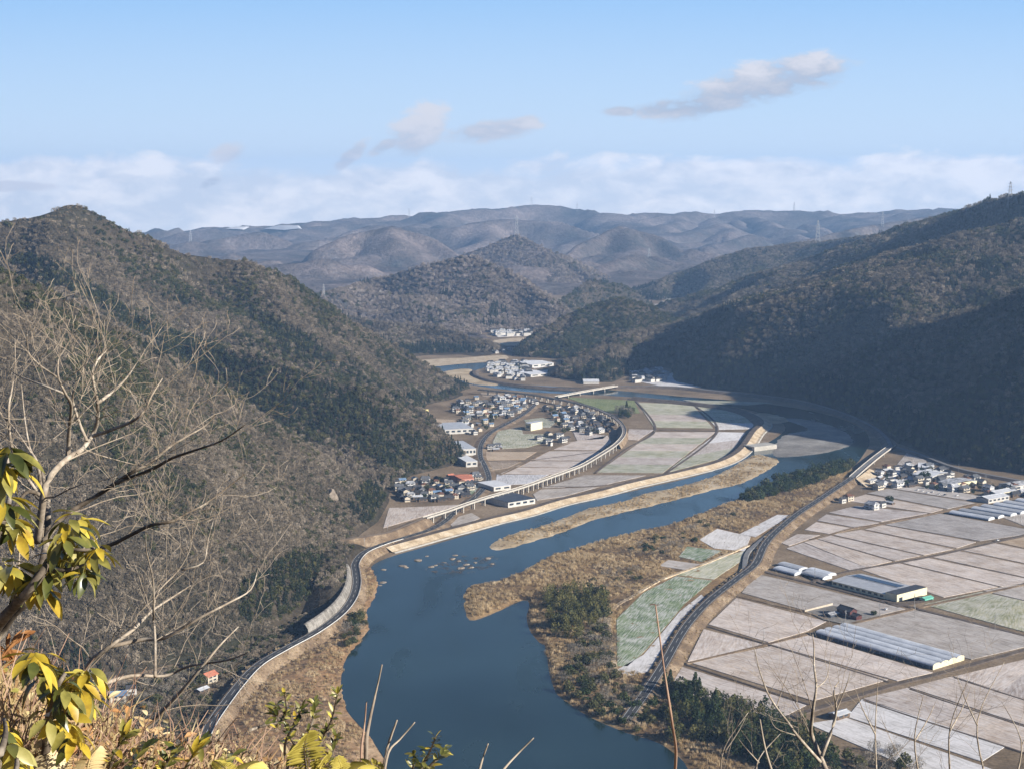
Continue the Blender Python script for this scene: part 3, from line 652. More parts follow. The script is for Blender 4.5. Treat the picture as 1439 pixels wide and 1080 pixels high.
mound('sandbar', 'pale sandbar on the far river bend below the brown hill', [(612, 526), (640, 519), (664, 519), (664, 528), (700, 539), (690, 542), (660, 539), (640, 532)], 'sand', 5.0, 1.0, 0.12, 0.1, 0.3)
mound('riverbank', 'ochre riverbank below the riverside road', [(270, 1100), (300, 1040), (335, 990), (370, 955), (420, 920), (462, 893), (490, 868), (497, 845), (505, 825), (512, 800), (524, 799), (531, 818), (526, 840), (516, 862), (520, 880), (510, 898), (494, 916), (483, 942), (482, 975), (491, 1001), (510, 1023), (532, 1050), (545, 1090), (540, 1180), (280, 1180)],
      'ochre_soil', 3.0, 3.0, 0.14, 0.1, 0.8)
mound('riverside_scrub', 'brown scrub and reed land between the river and the raised road',
      [(653, 848), (658, 826), (702, 815), (740, 799), (760, 787), (802, 772), (860, 755), (902, 745), (940, 737), (972, 725), (1035, 702), (1080, 691), (1092, 680), (1130, 670), (1167, 660), (1195, 654), (1200, 668),
       (1180, 690), (1120, 730), (1090, 760), (1060, 790), (1000, 840), (950, 905), (925, 960), (960, 1000), (1040, 1060), (1090, 1110), (1090, 1180), (1000, 1180), (972, 1085), (945, 1055), (920, 1040), (878, 1027), (831, 1007), (800, 987), (784, 975), (777, 963), (770, 938), (767, 908), (758, 900), (745, 885), (740, 866), (745, 848), (735, 841), (690, 861), (661, 870)],
      'reed_bed', 3.0, 1.6, 0.16, 0.12, 0.6, 11)
sheet('sand_flat', 'beige dry flat beside the far river bend', [(588, 506), (650, 503), (711, 499), (709, 507), (690, 508), (640, 512), (600, 515)], 0.5, 'levee_slope', 2)
sheet('sand_flat', 'beige dry strip near the far village', [(694, 478), (742, 474), (745, 480), (728, 486), (700, 484)], 0.5, 'levee_slope', 2)

# fields -------------------------------------------------------------------
FIELDN = {}
def field(pp, m='stubble', rows=1, z=0.45, gap=-2.6, label=None, name='paddy_field'):
    """a quad (or polygon) of farmland; rows>1 splits a quad into neighbouring strips"""
    q = [G(*p) for p in pp]
    strips = [q]
    if rows > 1:
        strips = []
        for k in range(rows):
            t0, t1 = k / rows, (k + 1) / rows
            strips.append([q[0].lerp(q[3], t0), q[1].lerp(q[2], t0), q[1].lerp(q[2], t1), q[0].lerp(q[3], t1)])
    for i, s_ in enumerate(strips):
        c_ = sum(s_, Vector()) / len(s_)
        e = max(((s_[(k + 1) % len(s_)] - s_[k]) for k in range(len(s_))), key=lambda v: v.length); ang = math.atan2(e.y, e.x)
        Mi = Matrix.Rotation(-ang, 3, 'Z'); l = []
        for v in s_:
            w = v - c_; l.append(Mi @ (w * max(0.5, 1 - gap / max(w.length, 3))))
        mb = MB(); n = len(l)
        mb.add([(v.x, v.y, 0) for v in l] + [(v.x, v.y, -0.4) for v in l], [tuple(range(n))] + [(k, n + k, n + (k + 1) % n, (k + 1) % n) for k in range(n)])
        mm = m[i % len(m)] if isinstance(m, (list, tuple)) else m
        o = mb.obj(name, MATS[mm]); o.location = (c_.x, c_.y, z + 0.02 * (i % 3)); o.rotation_euler = (0, 0, ang)
        # winding up
        if o.data.polygons[0].normal.z < 0: o.data.flip_normals()
        setting(o, label or ('frosted stubble field on the plain right of the raised road' if c_.x > 120 else 'frosted stubble field inside the river bend'))
ST, GS, WS, PG, GF_, SN = 'stubble', 'grey_stubble', 'warm_stubble', 'pale_green_field', 'green_field', 'snowy_field'
for pp, m_, r_ in [
    ([(1066, 807), (1268, 855), (1200, 871), (1165, 866), (1046, 833)], GS, 1), ([(1036, 841), (1157, 873), (1130, 886), (1080, 901), (1000, 877)], ST, 1), ([(990, 885), (1070, 906), (1020, 917), (969, 928)], ST, 1),
    ([(1086, 909), (1243, 954), (1140, 983), (973, 931)], ST, 2), ([(1138, 894), (1306, 944), (1258, 955), (1087, 906)], ST, 1), ([(961, 938), (1128, 990), (1085, 1012), (946, 967)], ST, 1),
    ([(1202, 878), (1288, 858), (1440, 894), (1440, 907), (1364, 925)], GS, 1), ([(1302, 849), (1378, 832), (1460, 850), (1460, 892)], PG, 3), ([(1386, 830), (1440, 820), (1480, 830), (1480, 852)], GS, 1),
    ([(1215, 801), (1264, 792), (1398, 824), (1325, 838)], ST, 1), ([(1272, 791), (1304, 784), (1460, 817), (1404, 823)], ST, 1), ([(1310, 782), (1350, 775), (1470, 800), (1470, 817)], ST, 1), ([(1356, 773), (1400, 764), (1470, 779), (1470, 797)], ST, 1), ([(1407, 762), (1450, 753), (1480, 760), (1480, 778)], WS, 1),
    ([(1108, 771), (1130, 763), (1212, 796), (1192, 800)], ST, 1), ([(1132, 762), (1148, 758), (1250, 788), (1215, 796)], ST, 1), ([(1151, 757), (1166, 752), (1290, 780), (1256, 787)], ST, 1), ([(1172, 751), (1213, 745), (1336, 771), (1296, 779)], ST, 1), ([(1219, 744), (1242, 738), (1368, 761), (1342, 769)], ST, 1),
    ([(1248, 737), (1322, 722), (1460, 747), (1376, 759)], GS, 1), ([(1168, 720), (1205, 711), (1300, 721), (1238, 732)], ST, 1), ([(1152, 731), (1163, 723), (1232, 734), (1200, 740)], ST, 1), ([(1134, 744), (1148, 734), (1194, 742), (1164, 749)], ST, 1), ([(1100, 762), (1120, 751), (1150, 752), (1110, 766)], ST, 1),
    ([(1222, 693), (1250, 687), (1366, 706), (1330, 714)], GS, 1), ([(1255, 686), (1290, 683), (1400, 700), (1370, 704)], GS, 1), ([(1190, 703), (1218, 695), (1322, 715), (1305, 720)], ST, 1),
    ([(1236, 678), (1262, 655), (1300, 662), (1275, 682)], SN, 1), ([(1262, 652), (1275, 636), (1300, 640), (1302, 658)], GS, 1), ([(1382, 715), (1440, 700), (1480, 706), (1480, 742), (1440, 738)], GS, 1),
    ([(1345, 950), (1440, 927), (1480, 938), (1480, 993)], ST, 2), ([(1283, 966), (1338, 952), (1480, 995), (1480, 1030)], ST, 2), ([(1218, 982), (1276, 968), (1480, 1034), (1440, 1056)], ST, 2), ([(1196, 1008), (1214, 984), (1410, 1046), (1376, 1068)], SN, 1), ([(1140, 1018), (1192, 1010), (1390, 1080), (1330, 1100)], SN, 1)]:
    field(pp, m_, r_)
# left of the raised road
for pp, m_, r_, lb in [
    ([(868, 938), (868, 872), (905, 835), (950, 812), (1000, 818), (962, 850), (905, 918), (882, 938)], GF_, 1, 'green winter crop field with frost lines beside the raised road'),
    ([(952, 810), (1000, 790), (1046, 776), (1038, 792), (1003, 816)], PG, 1, 'pale green frosted field strip above the green crop field'),
    ([(984, 760), (1008, 745), (1054, 756), (1046, 776), (1004, 772)], SN, 1, 'white frosted field beside the road junction'), ([(955, 784), (966, 770), (1013, 776), (986, 791)], GF_, 1, 'small green field behind the riverside scrub'),
    ([(1040, 752), (1092, 725), (1110, 726), (1062, 756)], SN, 1, 'snowy triangular field along the raised road'), ([(927, 797), (940, 789), (984, 795), (965, 803)], GS, 1, 'small grey plot among the riverside scrub'),
    ([(868, 943), (905, 922), (955, 862), (985, 838), (990, 842), (950, 900), (915, 945), (880, 952)], SN, 1, 'frosted verge strip between the green crop and the road')]:
    field(pp, m_, r_, 2.0, -1.0, lb)
# inside the bend
for pp, m_, r_ in [
    ([(700, 667), (769, 667), (742, 679), (697, 681)], SN, 1), ([(706, 665), (726, 657), (803, 657), (780, 666)], ST, 1), ([(728, 655), (746, 648), (827, 648), (806, 656)], ST, 1), ([(751, 646), (773, 634), (842, 634), (830, 646)], ST, 1), ([(777, 631), (800, 622), (853, 612), (857, 621), (845, 632)], ST, 1),
    ([(685, 635), (752, 635), (735, 645), (685, 646)], WS, 1), ([(686, 648), (732, 648), (712, 657), (692, 660)], WS, 1), ([(694, 621), (701, 606), (732, 600), (735, 610), (772, 610), (766, 620), (740, 628), (700, 630)], PG, 1), ([(738, 590), (762, 587), (780, 592), (772, 600), (745, 600)], PG, 1), ([(806, 606), (850, 612), (845, 616), (812, 618)], ST, 1),
    ([(764, 685), (822, 668), (905, 668), (842, 682)], GS, 1), ([(752, 694), (762, 688), (840, 684), (790, 697), (756, 702)], GS, 1), ([(549, 714), (600, 712), (648, 709), (606, 721), (566, 733), (540, 741)], ST, 1), ([(630, 731), (662, 721), (672, 728), (640, 742)], GS, 1),
    ([(898, 566), (971, 568), (1000, 601), (921, 600)], [PG, PG, ST, PG], 4), ([(978, 569), (1030, 573), (1064, 602), (1011, 603)], [PG, PG, PG, SN], 4), ([(922, 607), (1003, 607), (929, 664), (842, 663)], [ST, PG, ST, PG, ST, PG], 6), ([(1011, 607), (1048, 608), (1026, 640), (936, 664)], [SN, ST, PG], 3),
    ([(885, 603), (917, 604), (896, 618), (882, 617)], ST, 2), ([(795, 558), (890, 563), (898, 580), (860, 580), (830, 570)], 'lawn_field', 1), ([(676, 552), (700, 553), (740, 561), (700, 560), (680, 557)], WS, 1), ([(646, 684), (672, 682), (668, 694), (645, 692)], GF_, 1), ([(598, 588), (640, 590), (645, 602), (612, 604)], WS, 1)]:
    field(pp, m_, r_)
for pp, m_ in [([(744, 512), (775, 509), (778, 514), (750, 518)], SN), ([(742, 522), (770, 520), (768, 528), (745, 530)], SN), ([(900, 537), (945, 524), (950, 536), (985, 544), (940, 545)], SN), ([(920, 428), (950, 423), (958, 430), (935, 435)], SN), ([(960, 562), (1040, 564), (1085, 566), (1050, 569), (985, 567)], PG), ([(690, 470), (745, 468), (740, 472), (700, 474)], SN)]:
    field(pp, m_, 1, 0.6, 0, 'snow dusted ground beside the distant houses')

# farm lanes
def lane(pp, w=3.2, m_='dry_verge', z=0.75, label='brown farm lane between the stubble fields', name='farm_lane'):
    mb = MB(); pa = along(pp, z, 9); sweep(mb, pa, [(-w / 2 - 0.9, '0.2'), (-w / 2, 0), (w / 2, 0), (w / 2 + 0.9, '0.2')], [0, 0, 0])
    setting(mb.obj(name, MATS[m_]), label)
for pp, w_, m_ in [
    ([(1100, 1008), (1152, 993), (1252, 962), (1319, 945), (1480, 901)], 5, 'dark_levee'), ([(964, 931), (1078, 904), (1133, 890)], 3, 'dry_verge'), ([(1140, 817), (1190, 802), (1318, 779), (1480, 741)], 4, 'dark_levee'), ([(1197, 875), (1284, 854), (1376, 834), (1480, 812)], 4, 'dry_verge'),
    ([(1140, 757), (1167, 750), (1200, 741), (1244, 734), (1327, 717), (1372, 707)], 4.5, 'dry_verge'), ([(1070, 801), (1180, 828), (1284, 853), (1480, 902)], 4, 'dark_levee'), ([(1034, 836), (1132, 859), (1162, 869)], 2.2, 'dry_verge'), ([(995, 879), (1078, 904), (1250, 957)], 1.4, 'dark_levee'), ([(964, 932), (1075, 968), (1138, 989)], 1.4, 'dark_levee'),
    ([(1214, 983), (1301, 1012), (1408, 1046), (1480, 1070)], 1.5, 'dark_levee'), ([(1279, 967), (1341, 988), (1480, 1032)], 1.4, 'dark_levee'), ([(1341, 951), (1480, 995)], 1.4, 'dark_levee'), ([(894, 563), (921, 602), (880, 630), (836, 664)], 3, 'dark_levee'), ([(974, 567), (1008, 605), (932, 667)], 3, 'dark_levee'), ([(921, 603), (1010, 605)], 2.5, 'dark_levee'),
    ([(702, 667), (732, 653), (768, 634), (800, 622)], 3, 'dry_verge'), ([(742, 682), (838, 682), (917, 668)], 2, 'dark_levee'), ([(684, 647), (735, 647), (846, 633)], 2, 'dark_levee'), ([(866, 945), (859, 905), (857, 868), (866, 850), (890, 836), (927, 814), (965, 800), (1000, 787), (1052, 765)], 3.4, 'levee_slope')]:
    lane(pp, w_, m_, 2.6 if pp[0] == (866, 945) else 0.75)

# levees, roads -------------------------------------------------------------
def levee(name, label, pp, z, prof, mats, mi):
    mb = MB(); sweep(mb, along(pp, z, 8), prof, mi); return setting(mb.obj(name, [MATS[k] for k in mats]), label)
LV = [(538, 767), (575, 757), (615, 746), (650, 737), (688, 727), (735, 716), (785, 701), (835, 690), (880, 678), (920, 669), (960, 660), (1000, 650), (1027, 639), (1044, 625), (1058, 605), (1070, 593), (1060, 583), (1032, 573), (992, 567), (955, 563), (890, 557)]
levee('levee', 'long river levee with a dark top and a pale sloping face', LV, 5.0, [(-13, '0.1'), (-4, 0), (3.6, 0), (4.2, -0.2), (13, '1.0'), (16, '0.9'), (17.5, '0.0')], ['dark_levee', 'levee_slope', 'concrete'], [0, 0, 0, 1, 1, 2])
levee('levee', 'thin dark levee curving round the far village', [(667, 520), (668, 526), (690, 534), (740, 541), (800, 545), (850, 545)], 4.0, [(-10, '0.1'), (-3, 0), (3, 0), (10, '0.1')], ['dark_levee'], [0, 0, 0])
road('mountain_road', 'pale grey road along the foot of the shadowed mountain', [(865, 542), (905, 542), (950, 543), (1000, 548), (1060, 554), (1120, 562), (1180, 578), (1225, 598), (1245, 614), (1252, 627)], 4.0, 6, 1.5, ('pale_asphalt', 'dark_levee', 'road_paint'), False)
road('mountain_road', 'grey lane running on past the village under the mountain', [(1256, 627), (1290, 636), (1340, 655), (1400, 668), (1500, 685)], 3.0, 5, 1.0, ('pale_asphalt', 'dark_levee', 'road_paint'), False)
_, RS = road('riverside_road', 'dark riverside road curving round the foot of the near slope', [(262, 1075), (288, 1032), (300, 1010), (333, 965), (362, 934), (400, 911), (444, 887), (478, 862), (495, 840), (501, 820), (500, 803), (499, 791), (511, 776), (538, 764), (574, 753), (605, 743), (626, 731), (640, 718), (663, 702), (680, 685), (687, 672), (682, 655), (675, 640), (677, 622), (690, 607), (710, 596), (735, 582), (752, 568)],
     [7, 7, 7, 7, 7, 7, 7, 7, 7, 7, 7, 7, 7, 6, 4.5, 3, 1.8, 1.4, 1.4] + [1.4] * 9, 7.6, 0.9, ('asphalt', 'dry_verge', 'road_paint'), slope=0.9)
_, RR = road('raised_road', 'dark raised two lane road curving along the edge of the plain', [(880, 1010), (905, 975), (933, 932), (955, 893), (973, 868), (1000, 840), (1040, 809), (1062, 791), (1074, 766), (1090, 747), (1120, 722), (1150, 702), (1180, 682), (1198, 670)], 4.5, 7.6, 1.2, slope=1.7)
lane([(1046, 800), (1049, 778), (1062, 764), (1090, 742)], 4.5, 'pale_asphalt', 3.2, 'pale ramp joining the raised road at the junction', 'ramp')
# ------------------------------------------------------------ built things: materials
mat_noise('grey_tile', [(0.3, (0.055, 0.058, 0.064)), (0.7, (0.115, 0.12, 0.13))], 0.5, fine=(3, 0.3), rough=0.6, spec=0.4, rnd=0.25)
mat_noise('dark_tile', [(0.3, (0.025, 0.026, 0.03)), (0.7, (0.06, 0.06, 0.065))], 0.5, fine=(3, 0.3), rough=0.55, spec=0.4, rnd=0.2)
mat_noise('brown_tile', [(0.3, (0.10, 0.05, 0.035)), (0.7, (0.17, 0.09, 0.06))], 0.5, fine=(3, 0.3), rnd=0.2)
mat_noise('red_roof', [(0.3, (0.30, 0.10, 0.06)), (0.7, (0.42, 0.17, 0.11))], 0.4, fine=(2, 0.2), rnd=0.2)
mat_noise('salmon_wall', [(0.3, (0.40, 0.20, 0.16)), (0.7, (0.50, 0.27, 0.21))], 0.4, fine=(2, 0.15))
mat_noise('snowy_tile', [(0.34, (0.13, 0.135, 0.145)), (0.5, (0.28, 0.285, 0.30)), (0.64, (0.52, 0.53, 0.55))], 0.25, 5, fine=(2, 0.2), rnd=0.15)
mat_noise('pale_metal', [(0.3, (0.34, 0.35, 0.375)), (0.7, (0.50, 0.51, 0.525))], 0.2, fine=(2, 0.1), rough=0.45, spec=0.5, rnd=0.15)
mat_noise('blue_metal', [(0.3, (0.10, 0.16, 0.25)), (0.7, (0.16, 0.23, 0.33))], 0.2, fine=(2, 0.1), rough=0.5, spec=0.4, rnd=0.2)
mat_noise('white_wall', [(0.3, (0.40, 0.385, 0.355)), (0.7, (0.54, 0.52, 0.49))], 0.3, fine=(2, 0.12), rnd=0.08)
mat_noise('beige_wall', [(0.3, (0.38, 0.33, 0.26)), (0.7, (0.52, 0.46, 0.37))], 0.3, fine=(2, 0.15), rnd=0.15)
mat_noise('wood_wall', [(0.3, (0.075, 0.052, 0.036)), (0.7, (0.15, 0.11, 0.08))], 0.4, fine=(3, 0.3), rnd=0.2)
mat_noise('cream_wall', [(0.3, (0.56, 0.51, 0.34)), (0.7, (0.66, 0.61, 0.43))], 0.3, fine=(2, 0.1))
mat_noise('yellow_wall', [(0.3, (0.60, 0.48, 0.20)), (0.7, (0.68, 0.57, 0.28))], 0.3, fine=(2, 0.1))
mat_noise('maroon_wall', [(0.3, (0.06, 0.024, 0.022)), (0.7, (0.115, 0.045, 0.04))], 0.4, fine=(2, 0.3))
mat_noise('window_glass', [(0.3, (0.018, 0.024, 0.032)), (0.7, (0.05, 0.06, 0.075))], 0.6, rough=0.12, spec=0.6)
mat_noise('film', [(0.3, (0.38, 0.40, 0.44)), (0.5, (0.50, 0.52, 0.55)), (0.7, (0.60, 0.62, 0.66))], 0.12, fine=(0.8, 0.12), rough=0.35, spec=0.5, rnd=0.12)
mat_noise('grey_film', [(0.3, (0.28, 0.29, 0.31)), (0.7, (0.44, 0.45, 0.47))], 0.12, fine=(0.8, 0.15), rough=0.4, spec=0.5, rnd=0.2)
mat_noise('dark_panel_and_shade', [(0.3, (0.03, 0.036, 0.05)), (0.7, (0.07, 0.08, 0.10))], 0.2, fine=(1, 0.2), rough=0.6)  # dark panels, and painted shade for greenhouse side walls
mat_noise('solar_panel', [(0.3, (0.012, 0.02, 0.045)), (0.7, (0.03, 0.045, 0.085))], 0.3, rough=0.2, spec=0.5)
mat_noise('steel', [(0.3, (0.28, 0.29, 0.31)), (0.7, (0.42, 0.43, 0.45))], 0.2, rough=0.5, spec=0.5)
mat_noise('pole_concrete', [(0.3, (0.22, 0.21, 0.19)), (0.7, (0.32, 0.30, 0.28))], 0.5)
mat_noise('green_paint', [(0.3, (0.10, 0.34, 0.26)), (0.7, (0.15, 0.42, 0.33))], 0.3)
mat_noise('snow', [(0.3, (0.46, 0.47, 0.50)), (0.7, (0.62, 0.63, 0.65))], 0.2)
CARM = [mat_noise('car_paint', [(0.3, (0.62, 0.62, 0.63)), (0.7, (0.70, 0.70, 0.71))], 1.0, rough=0.25, spec=0.6), mat_noise('dark_car_paint', [(0.3, (0.03, 0.035, 0.05)), (0.7, (0.05, 0.055, 0.07))], 1.0, rough=0.25, spec=0.6)]
mat_noise('tyre', [(0.3, (0.015, 0.015, 0.015)), (0.7, (0.03, 0.03, 0.03))], 2)
M_ = MATS
def copy_thing(o, loc, rz, sc=1.0, label=None, group=None):
    r = o.copy(); COL.objects.link(r); r.location = loc; r.rotation_euler = (0, 0, rz); r.scale = (sc, sc, sc) if not isinstance(sc, tuple) else sc
    if label: r['label'] = label
    if group: r['group'] = group
    for ch in list(o.children):
        c = ch.copy(); COL.objects.link(c); c.parent = r
        for g_ in list(ch.children):
            d = g_.copy(); COL.objects.link(d); d.parent = c
    return r

# railway viaduct ------------------------------------------------------------
RW = along([(672, 547), (705, 550), (745, 554), (780, 560), (810, 566), (835, 573), (858, 583), (873, 595), (877, 608), (867, 622), (847, 636), (820, 652), (800, 660), (770, 671), (730, 685), (688, 697), (657, 707), (626, 718), (597, 727)], 8.5, 5)
def seg_path(pa, i0, i1): return pa[i0:i1]
vi = thing('railway_viaduct', 'long pale concrete railway viaduct sweeping in a curve through the village fields', 'viaduct')
mb = MB(); sweep(mb, RW, [(-2.6, -1.3), (-3.0, -0.2), (-3.0, 0.0), (3.0, 0.0), (3.0, -0.2), (2.6, -1.3), (-2.6, -1.3)]); mb.obj('deck', M_['concrete'], vi)
for sg in (-1, 1):
    mb = MB(); sweep(mb, RW, [(sg * 2.75, 0.0), (sg * 2.75, 0.9), (sg * 3.0, 0.9), (sg * 3.05, -0.5)]); mb.obj('parapet', M_['pale_concrete'], vi)
mb = MB(); sweep(mb, RW, [(-1.5, 0.12), (1.5, 0.12)]); tr = mb.obj('track_bed', M_['ballast'], vi)
mb = MB()
for off in (-0.55, 0.55): sweep(mb, RW, [(off - 0.08, 0.3), (off + 0.08, 0.3)])
mb.obj('rail', M_['steel'], tr)
acc = 0; k = 0; nearest = [i for i, p in enumerate(RW)]
pier_pos = []
for i in range(1, len(RW)):
    acc += (RW[i] - RW[i - 1]).length
    px_i = CX + FOC * RW[i].x / (RW[i].y * cp)
    gap_ = 9.5 if 690 < px_i < 822 and RW[i].y < 2150 else 17
    if acc >= gap_ and i < len(RW) - 3:
        acc = 0; pier_pos.append(i)
pier_me = None
for i in pier_pos[:95]:
    p = RW[i]; d = (RW[i + 1] - RW[i - 1]).normalized()
    if pier_me is None:
        mb = MB()
        for sg in (-1, 1): mb.box(sg * 1.7 - 0.55, sg * 1.7 + 0.55, -0.6, 0.6, -8.6, -1.9)
        mb.box(-2.7, 2.7, -0.75, 0.75, -1.9, -1.302)
        pier_me = mb.mesh('pier', [M_['pale_concrete']])
    o = bpy.data.objects.new('pier', pier_me); COL.objects.link(o); o.parent = vi
    o.location = p; o.rotation_euler = (0, 0, math.atan2(d.y, d.x) - math.pi / 2)
# railway bed on the near side of the viaduct, and its wall under the far curve
mb = MB(); pa = along([(470, 756), (488, 757), (505, 754), (542, 748), (572, 737), (598, 726)], [8.5, 8.5, 8.5, 8.5, 8.5, 8.3], 6)
sweep(mb, pa, [(-13, '0.1'), (-3.4, -0.1), (-1.6, 0.1), (1.6, 0.1), (3.4, -0.1), (13, '0.1')], [1, 1, 0, 1, 1]); setting(mb.obj('railway_embankment', [M_['ballast'], M_['dry_verge']]), 'brown railway embankment leading on to the viaduct')
mb = MB(); i0 = next(i for i, p in enumerate(RW) if CX + FOC * p.x / p.y / cp > 876); i1 = i0 + 24
sweep(mb, RW[i0:i1], [(-2.9, -1.4), (-6.5, '0.1')]); sweep(mb, RW[i0:i1], [(2.9, -1.4), (9, '0.1')])
setting(mb.obj('railway_embankment', M_['dry_verge']), 'brushy bank filling the inside of the viaduct curve')

def bridge(name, label, pp, z, w, cat, npier, mdeck='pale_concrete', low=0.0):
    t = thing(name, label, cat); pa = along(pp, z, 6)
    mb = MB(); sweep(mb, pa, [(-w / 2, -1.2), (-w / 2, 0), (w / 2, 0), (w / 2, -1.2), (-w / 2, -1.2)]); mb.obj('deck', M_[mdeck], t)
    mb = MB(); sweep(mb, pa, [(-w / 2 + 0.4, 0.03), (w / 2 - 0.4, 0.03)]); mb.obj('road_surface', M_['pale_asphalt'], t)
    for sg in (-1, 1):
        mb = MB(); sweep(mb, pa, [(sg * (w / 2 - 0.3), 0.05), (sg * (w / 2 - 0.3), 1.1), (sg * (w / 2 + 0.05), 1.1), (sg * (w / 2 + 0.05), -0.6)]); mb.obj('parapet', M_['pale_concrete'], t)
    for k in range(npier):
        i = int((k + 1) * (len(pa) - 1) / (npier + 1)); p = pa[i]; d = (pa[i + 1] - pa[i - 1]).normalized(); r = Vector((d.y, -d.x, 0))
        mb = MB(); a = math.atan2(d.y, d.x); mb.box(-0.8, 0.8, -w * 0.36, w * 0.36, low - p.z, -1.202)
        o = mb.obj('pier', M_['pale_concrete'], t); o.location = p; o.rotation_euler = (0, 0, a)
    return t
bridge('road_bridge', 'pale road bridge crossing the upper river to the mountain foot', [(782, 557), (825, 549), (866, 542)], 6.0, 8, 'bridge', 4)
br = bridge('road_bridge', 'long grey road bridge carrying the raised road to the mountain foot', [(1198, 670), (1215, 655), (1236, 638), (1254, 625)], [4.5, 5.5, 5.5, 5.0], 9, 'bridge', 3)
mb = MB(); c0 = G(1208, 672); mb.add([G(1203, 672, 5), G(1222, 658, 5), G(1236, 664, 0.1), G(1218, 684, 0.1), G(1203, 672, -.2), G(1222, 658, -.2)], [(0, 3, 2, 1), (0, 4, 3), (1, 2, 5)])
setting(mb.obj('bridge_approach', M_['levee_slope']), 'grassy beige bank beside the start of the grey road bridge')

# walls and rails along the riverside road --------------------------------------
def px_of(p): 
    f = p.y * cp - (p.z - H) * sp; u = p.y * sp + (p.z - H) * cp
    return CX + FOC * p.x / f, CY - FOC * u / f
def part_of(path, y0, y1): return [p for p in path if y0 <= px_of(p)[1] <= y1]
rs_low = [p for p in RS if px_of(p)[1] > 755]
t = thing('guard_rail', 'white guard rail along the river side of the riverside road', 'guard rail')
mb = MB(); sweep(mb, rs_low, [(4.15, 0.35), (4.15, 0.95), (4.4, 0.95), (4.4, 0.35)]); mb.obj('rail_beam', M_['road_paint'], t)
mb = MB(); mb.box(-0.06, 0.06, -0.06, 0.06, -0.1, 0.7); post_me = mb.mesh('post', [M_['steel']])
for p in rs_low: o = bpy.data.objects.new('post', post_me); COL.objects.link(o); o.parent = t; o.location = p + Vector((3.96, 0, 0))
wl = part_of(RS, 800, 892)
mb = MB(); sweep(mb, wl, [(-4.4, -0.3), (-5.2, 3.0), (-7.4, 6.6), (-9.0, 7.0)])
t = thing('retaining_wall', 'tall sloping concrete wall holding the wooded slope above the riverside road', 'retaining wall'); mb.obj('wall_face', M_['old_concrete'], t)
mb = MB()
for i in range(1, len(wl) - 1, 1):
    d = (wl[i + 1] - wl[i - 1]).normalized(); r = Vector((d.y, -d.x, 0)); w_ = d * 0.25
    a, b_, c_ = wl[i] - r * 4.25, wl[i] - r * 5.05 + Vector((0, 0, 3.1)), wl[i] - r * 7.2 + Vector((0, 0, 6.8))
    mb.add([a - w_, a + w_, b_ + w_, b_ - w_, c_ + w_, c_ - w_], [(0, 1, 2, 3), (3, 2, 4, 5)])
mb.obj('buttress', M_['concrete'], t)
bk = part_of(RS, 768, 893)
mb = MB(); PR_ = [(-4.6, -0.5), (-7.5, 4.2), (-13, 6.2), (-22, 8.5), (-34, 6.0), (-60, -7.6)]; nb = len(bk)
taper = lambda i: max(0.02, min(1.0, (nb - 1 - i) / 16.0, (i + 4) / 16.0) if RS[0].y > RS[-1].y else min(1.0, i / 16.0, (nb - 1 - i + 8) / 12.0))
for i, p in enumerate(bk):
    d = bk[min(i + 1, nb - 1)] - bk[max(i - 1, 0)]; d.z = 0; d.normalize(); r = Vector((d.y, -d.x, 0)); k_ = taper(i)
    for off, dz in PR_: q = p + r * (-4.6 + (off + 4.6) * (0.25 + 0.75 * k_)); mb.v.append((q.x, q.y, max(-0.5, p.z * k_ + dz * k_ - 7 * (1 - k_) * 0.1)))
for i in range(nb - 1):
    for k in range(5): mb.f.append((i * 6 + k, i * 6 + k + 1, i * 6 + k + 7, i * 6 + k + 6)); mb.mi.append(0)
setting(mb.obj('cut_slope', M_['forest_floor']), 'brushy cut slope behind the concrete wall of the riverside road')
lr = random.Random(3); CUT = []
for i in range(1, len(bk) - 1):
    if taper(i) < 0.85: continue
    d = (bk[i + 1] - bk[i - 1]).normalized(); r = Vector((d.y, -d.x, 0))
    for _ in range(16):
        o_ = lr.uniform(9.5, 38); q = bk[i] - r * o_ + d * lr.uniform(-4, 4); CUT.append((q.x, q.y, q.z + float(np.interp(o_, [4.6, 7.5, 13, 22, 34, 60], [-.5, 4.2, 6.2, 8.5, 6, -7.6])) - 0.4))
n_ = len(CUT); s_ = 4.6 * rng.uniform(0.5, 1.2, n_); scatter('woods', 'brown brush growing above the concrete wall', CUT, rng.integers(0, 4, n_), np.stack([s_, s_, s_], 1), rng.uniform(0, 6.28, n_))
sw = part_of(RS, 765, 890)
mb = MB(); sweep(mb, sw, [(4.6, -0.1), (5.0, -2.0), (7.5, -5.5)]); t = thing('river_wall', 'grey concrete wall dropping from the riverside road towards the water', 'wall'); mb.obj('wall_face', M_['concrete'], t)

# houses -----------------------------------------------------------------------
def roof_gable(mb, w, d, z, rise, over=0.7, th=0.22, hip=0.0):
    x, y = w / 2 + over, d / 2 + over; r = x - hip
    for dz, fl in ((0, 0), (-th, 1)):
        vs = [(-x, -y, z + dz), (x, -y, z + dz), (x, y, z + dz), (-x, y, z + dz), (-r, 0, z + rise + dz), (r, 0, z + rise + dz)]
        fs = [(0, 1, 5, 4), (2, 3, 4, 5), (1, 2, 5), (3, 0, 4)] if hip else [(0, 1, 5, 4), (2, 3, 4, 5)]
        mb.add(vs, [f[::-1] for f in fs] if fl else fs)
    o = len(mb.v) - 12
    for a, b_ in ((0, 1), (2, 3), (1, 2), (3, 0)) if hip else ((0, 1), (2, 3), (1, 5), (5, 2), (3, 4), (4, 0)):
        mb.f.append((o + a, o + a + 6, o + b_ + 6, o + b_)); mb.mi.append(0)
    mb.box(-r - 0.1, r + 0.1, -0.22, 0.22, z + rise - 0.05, z + rise + 0.28)
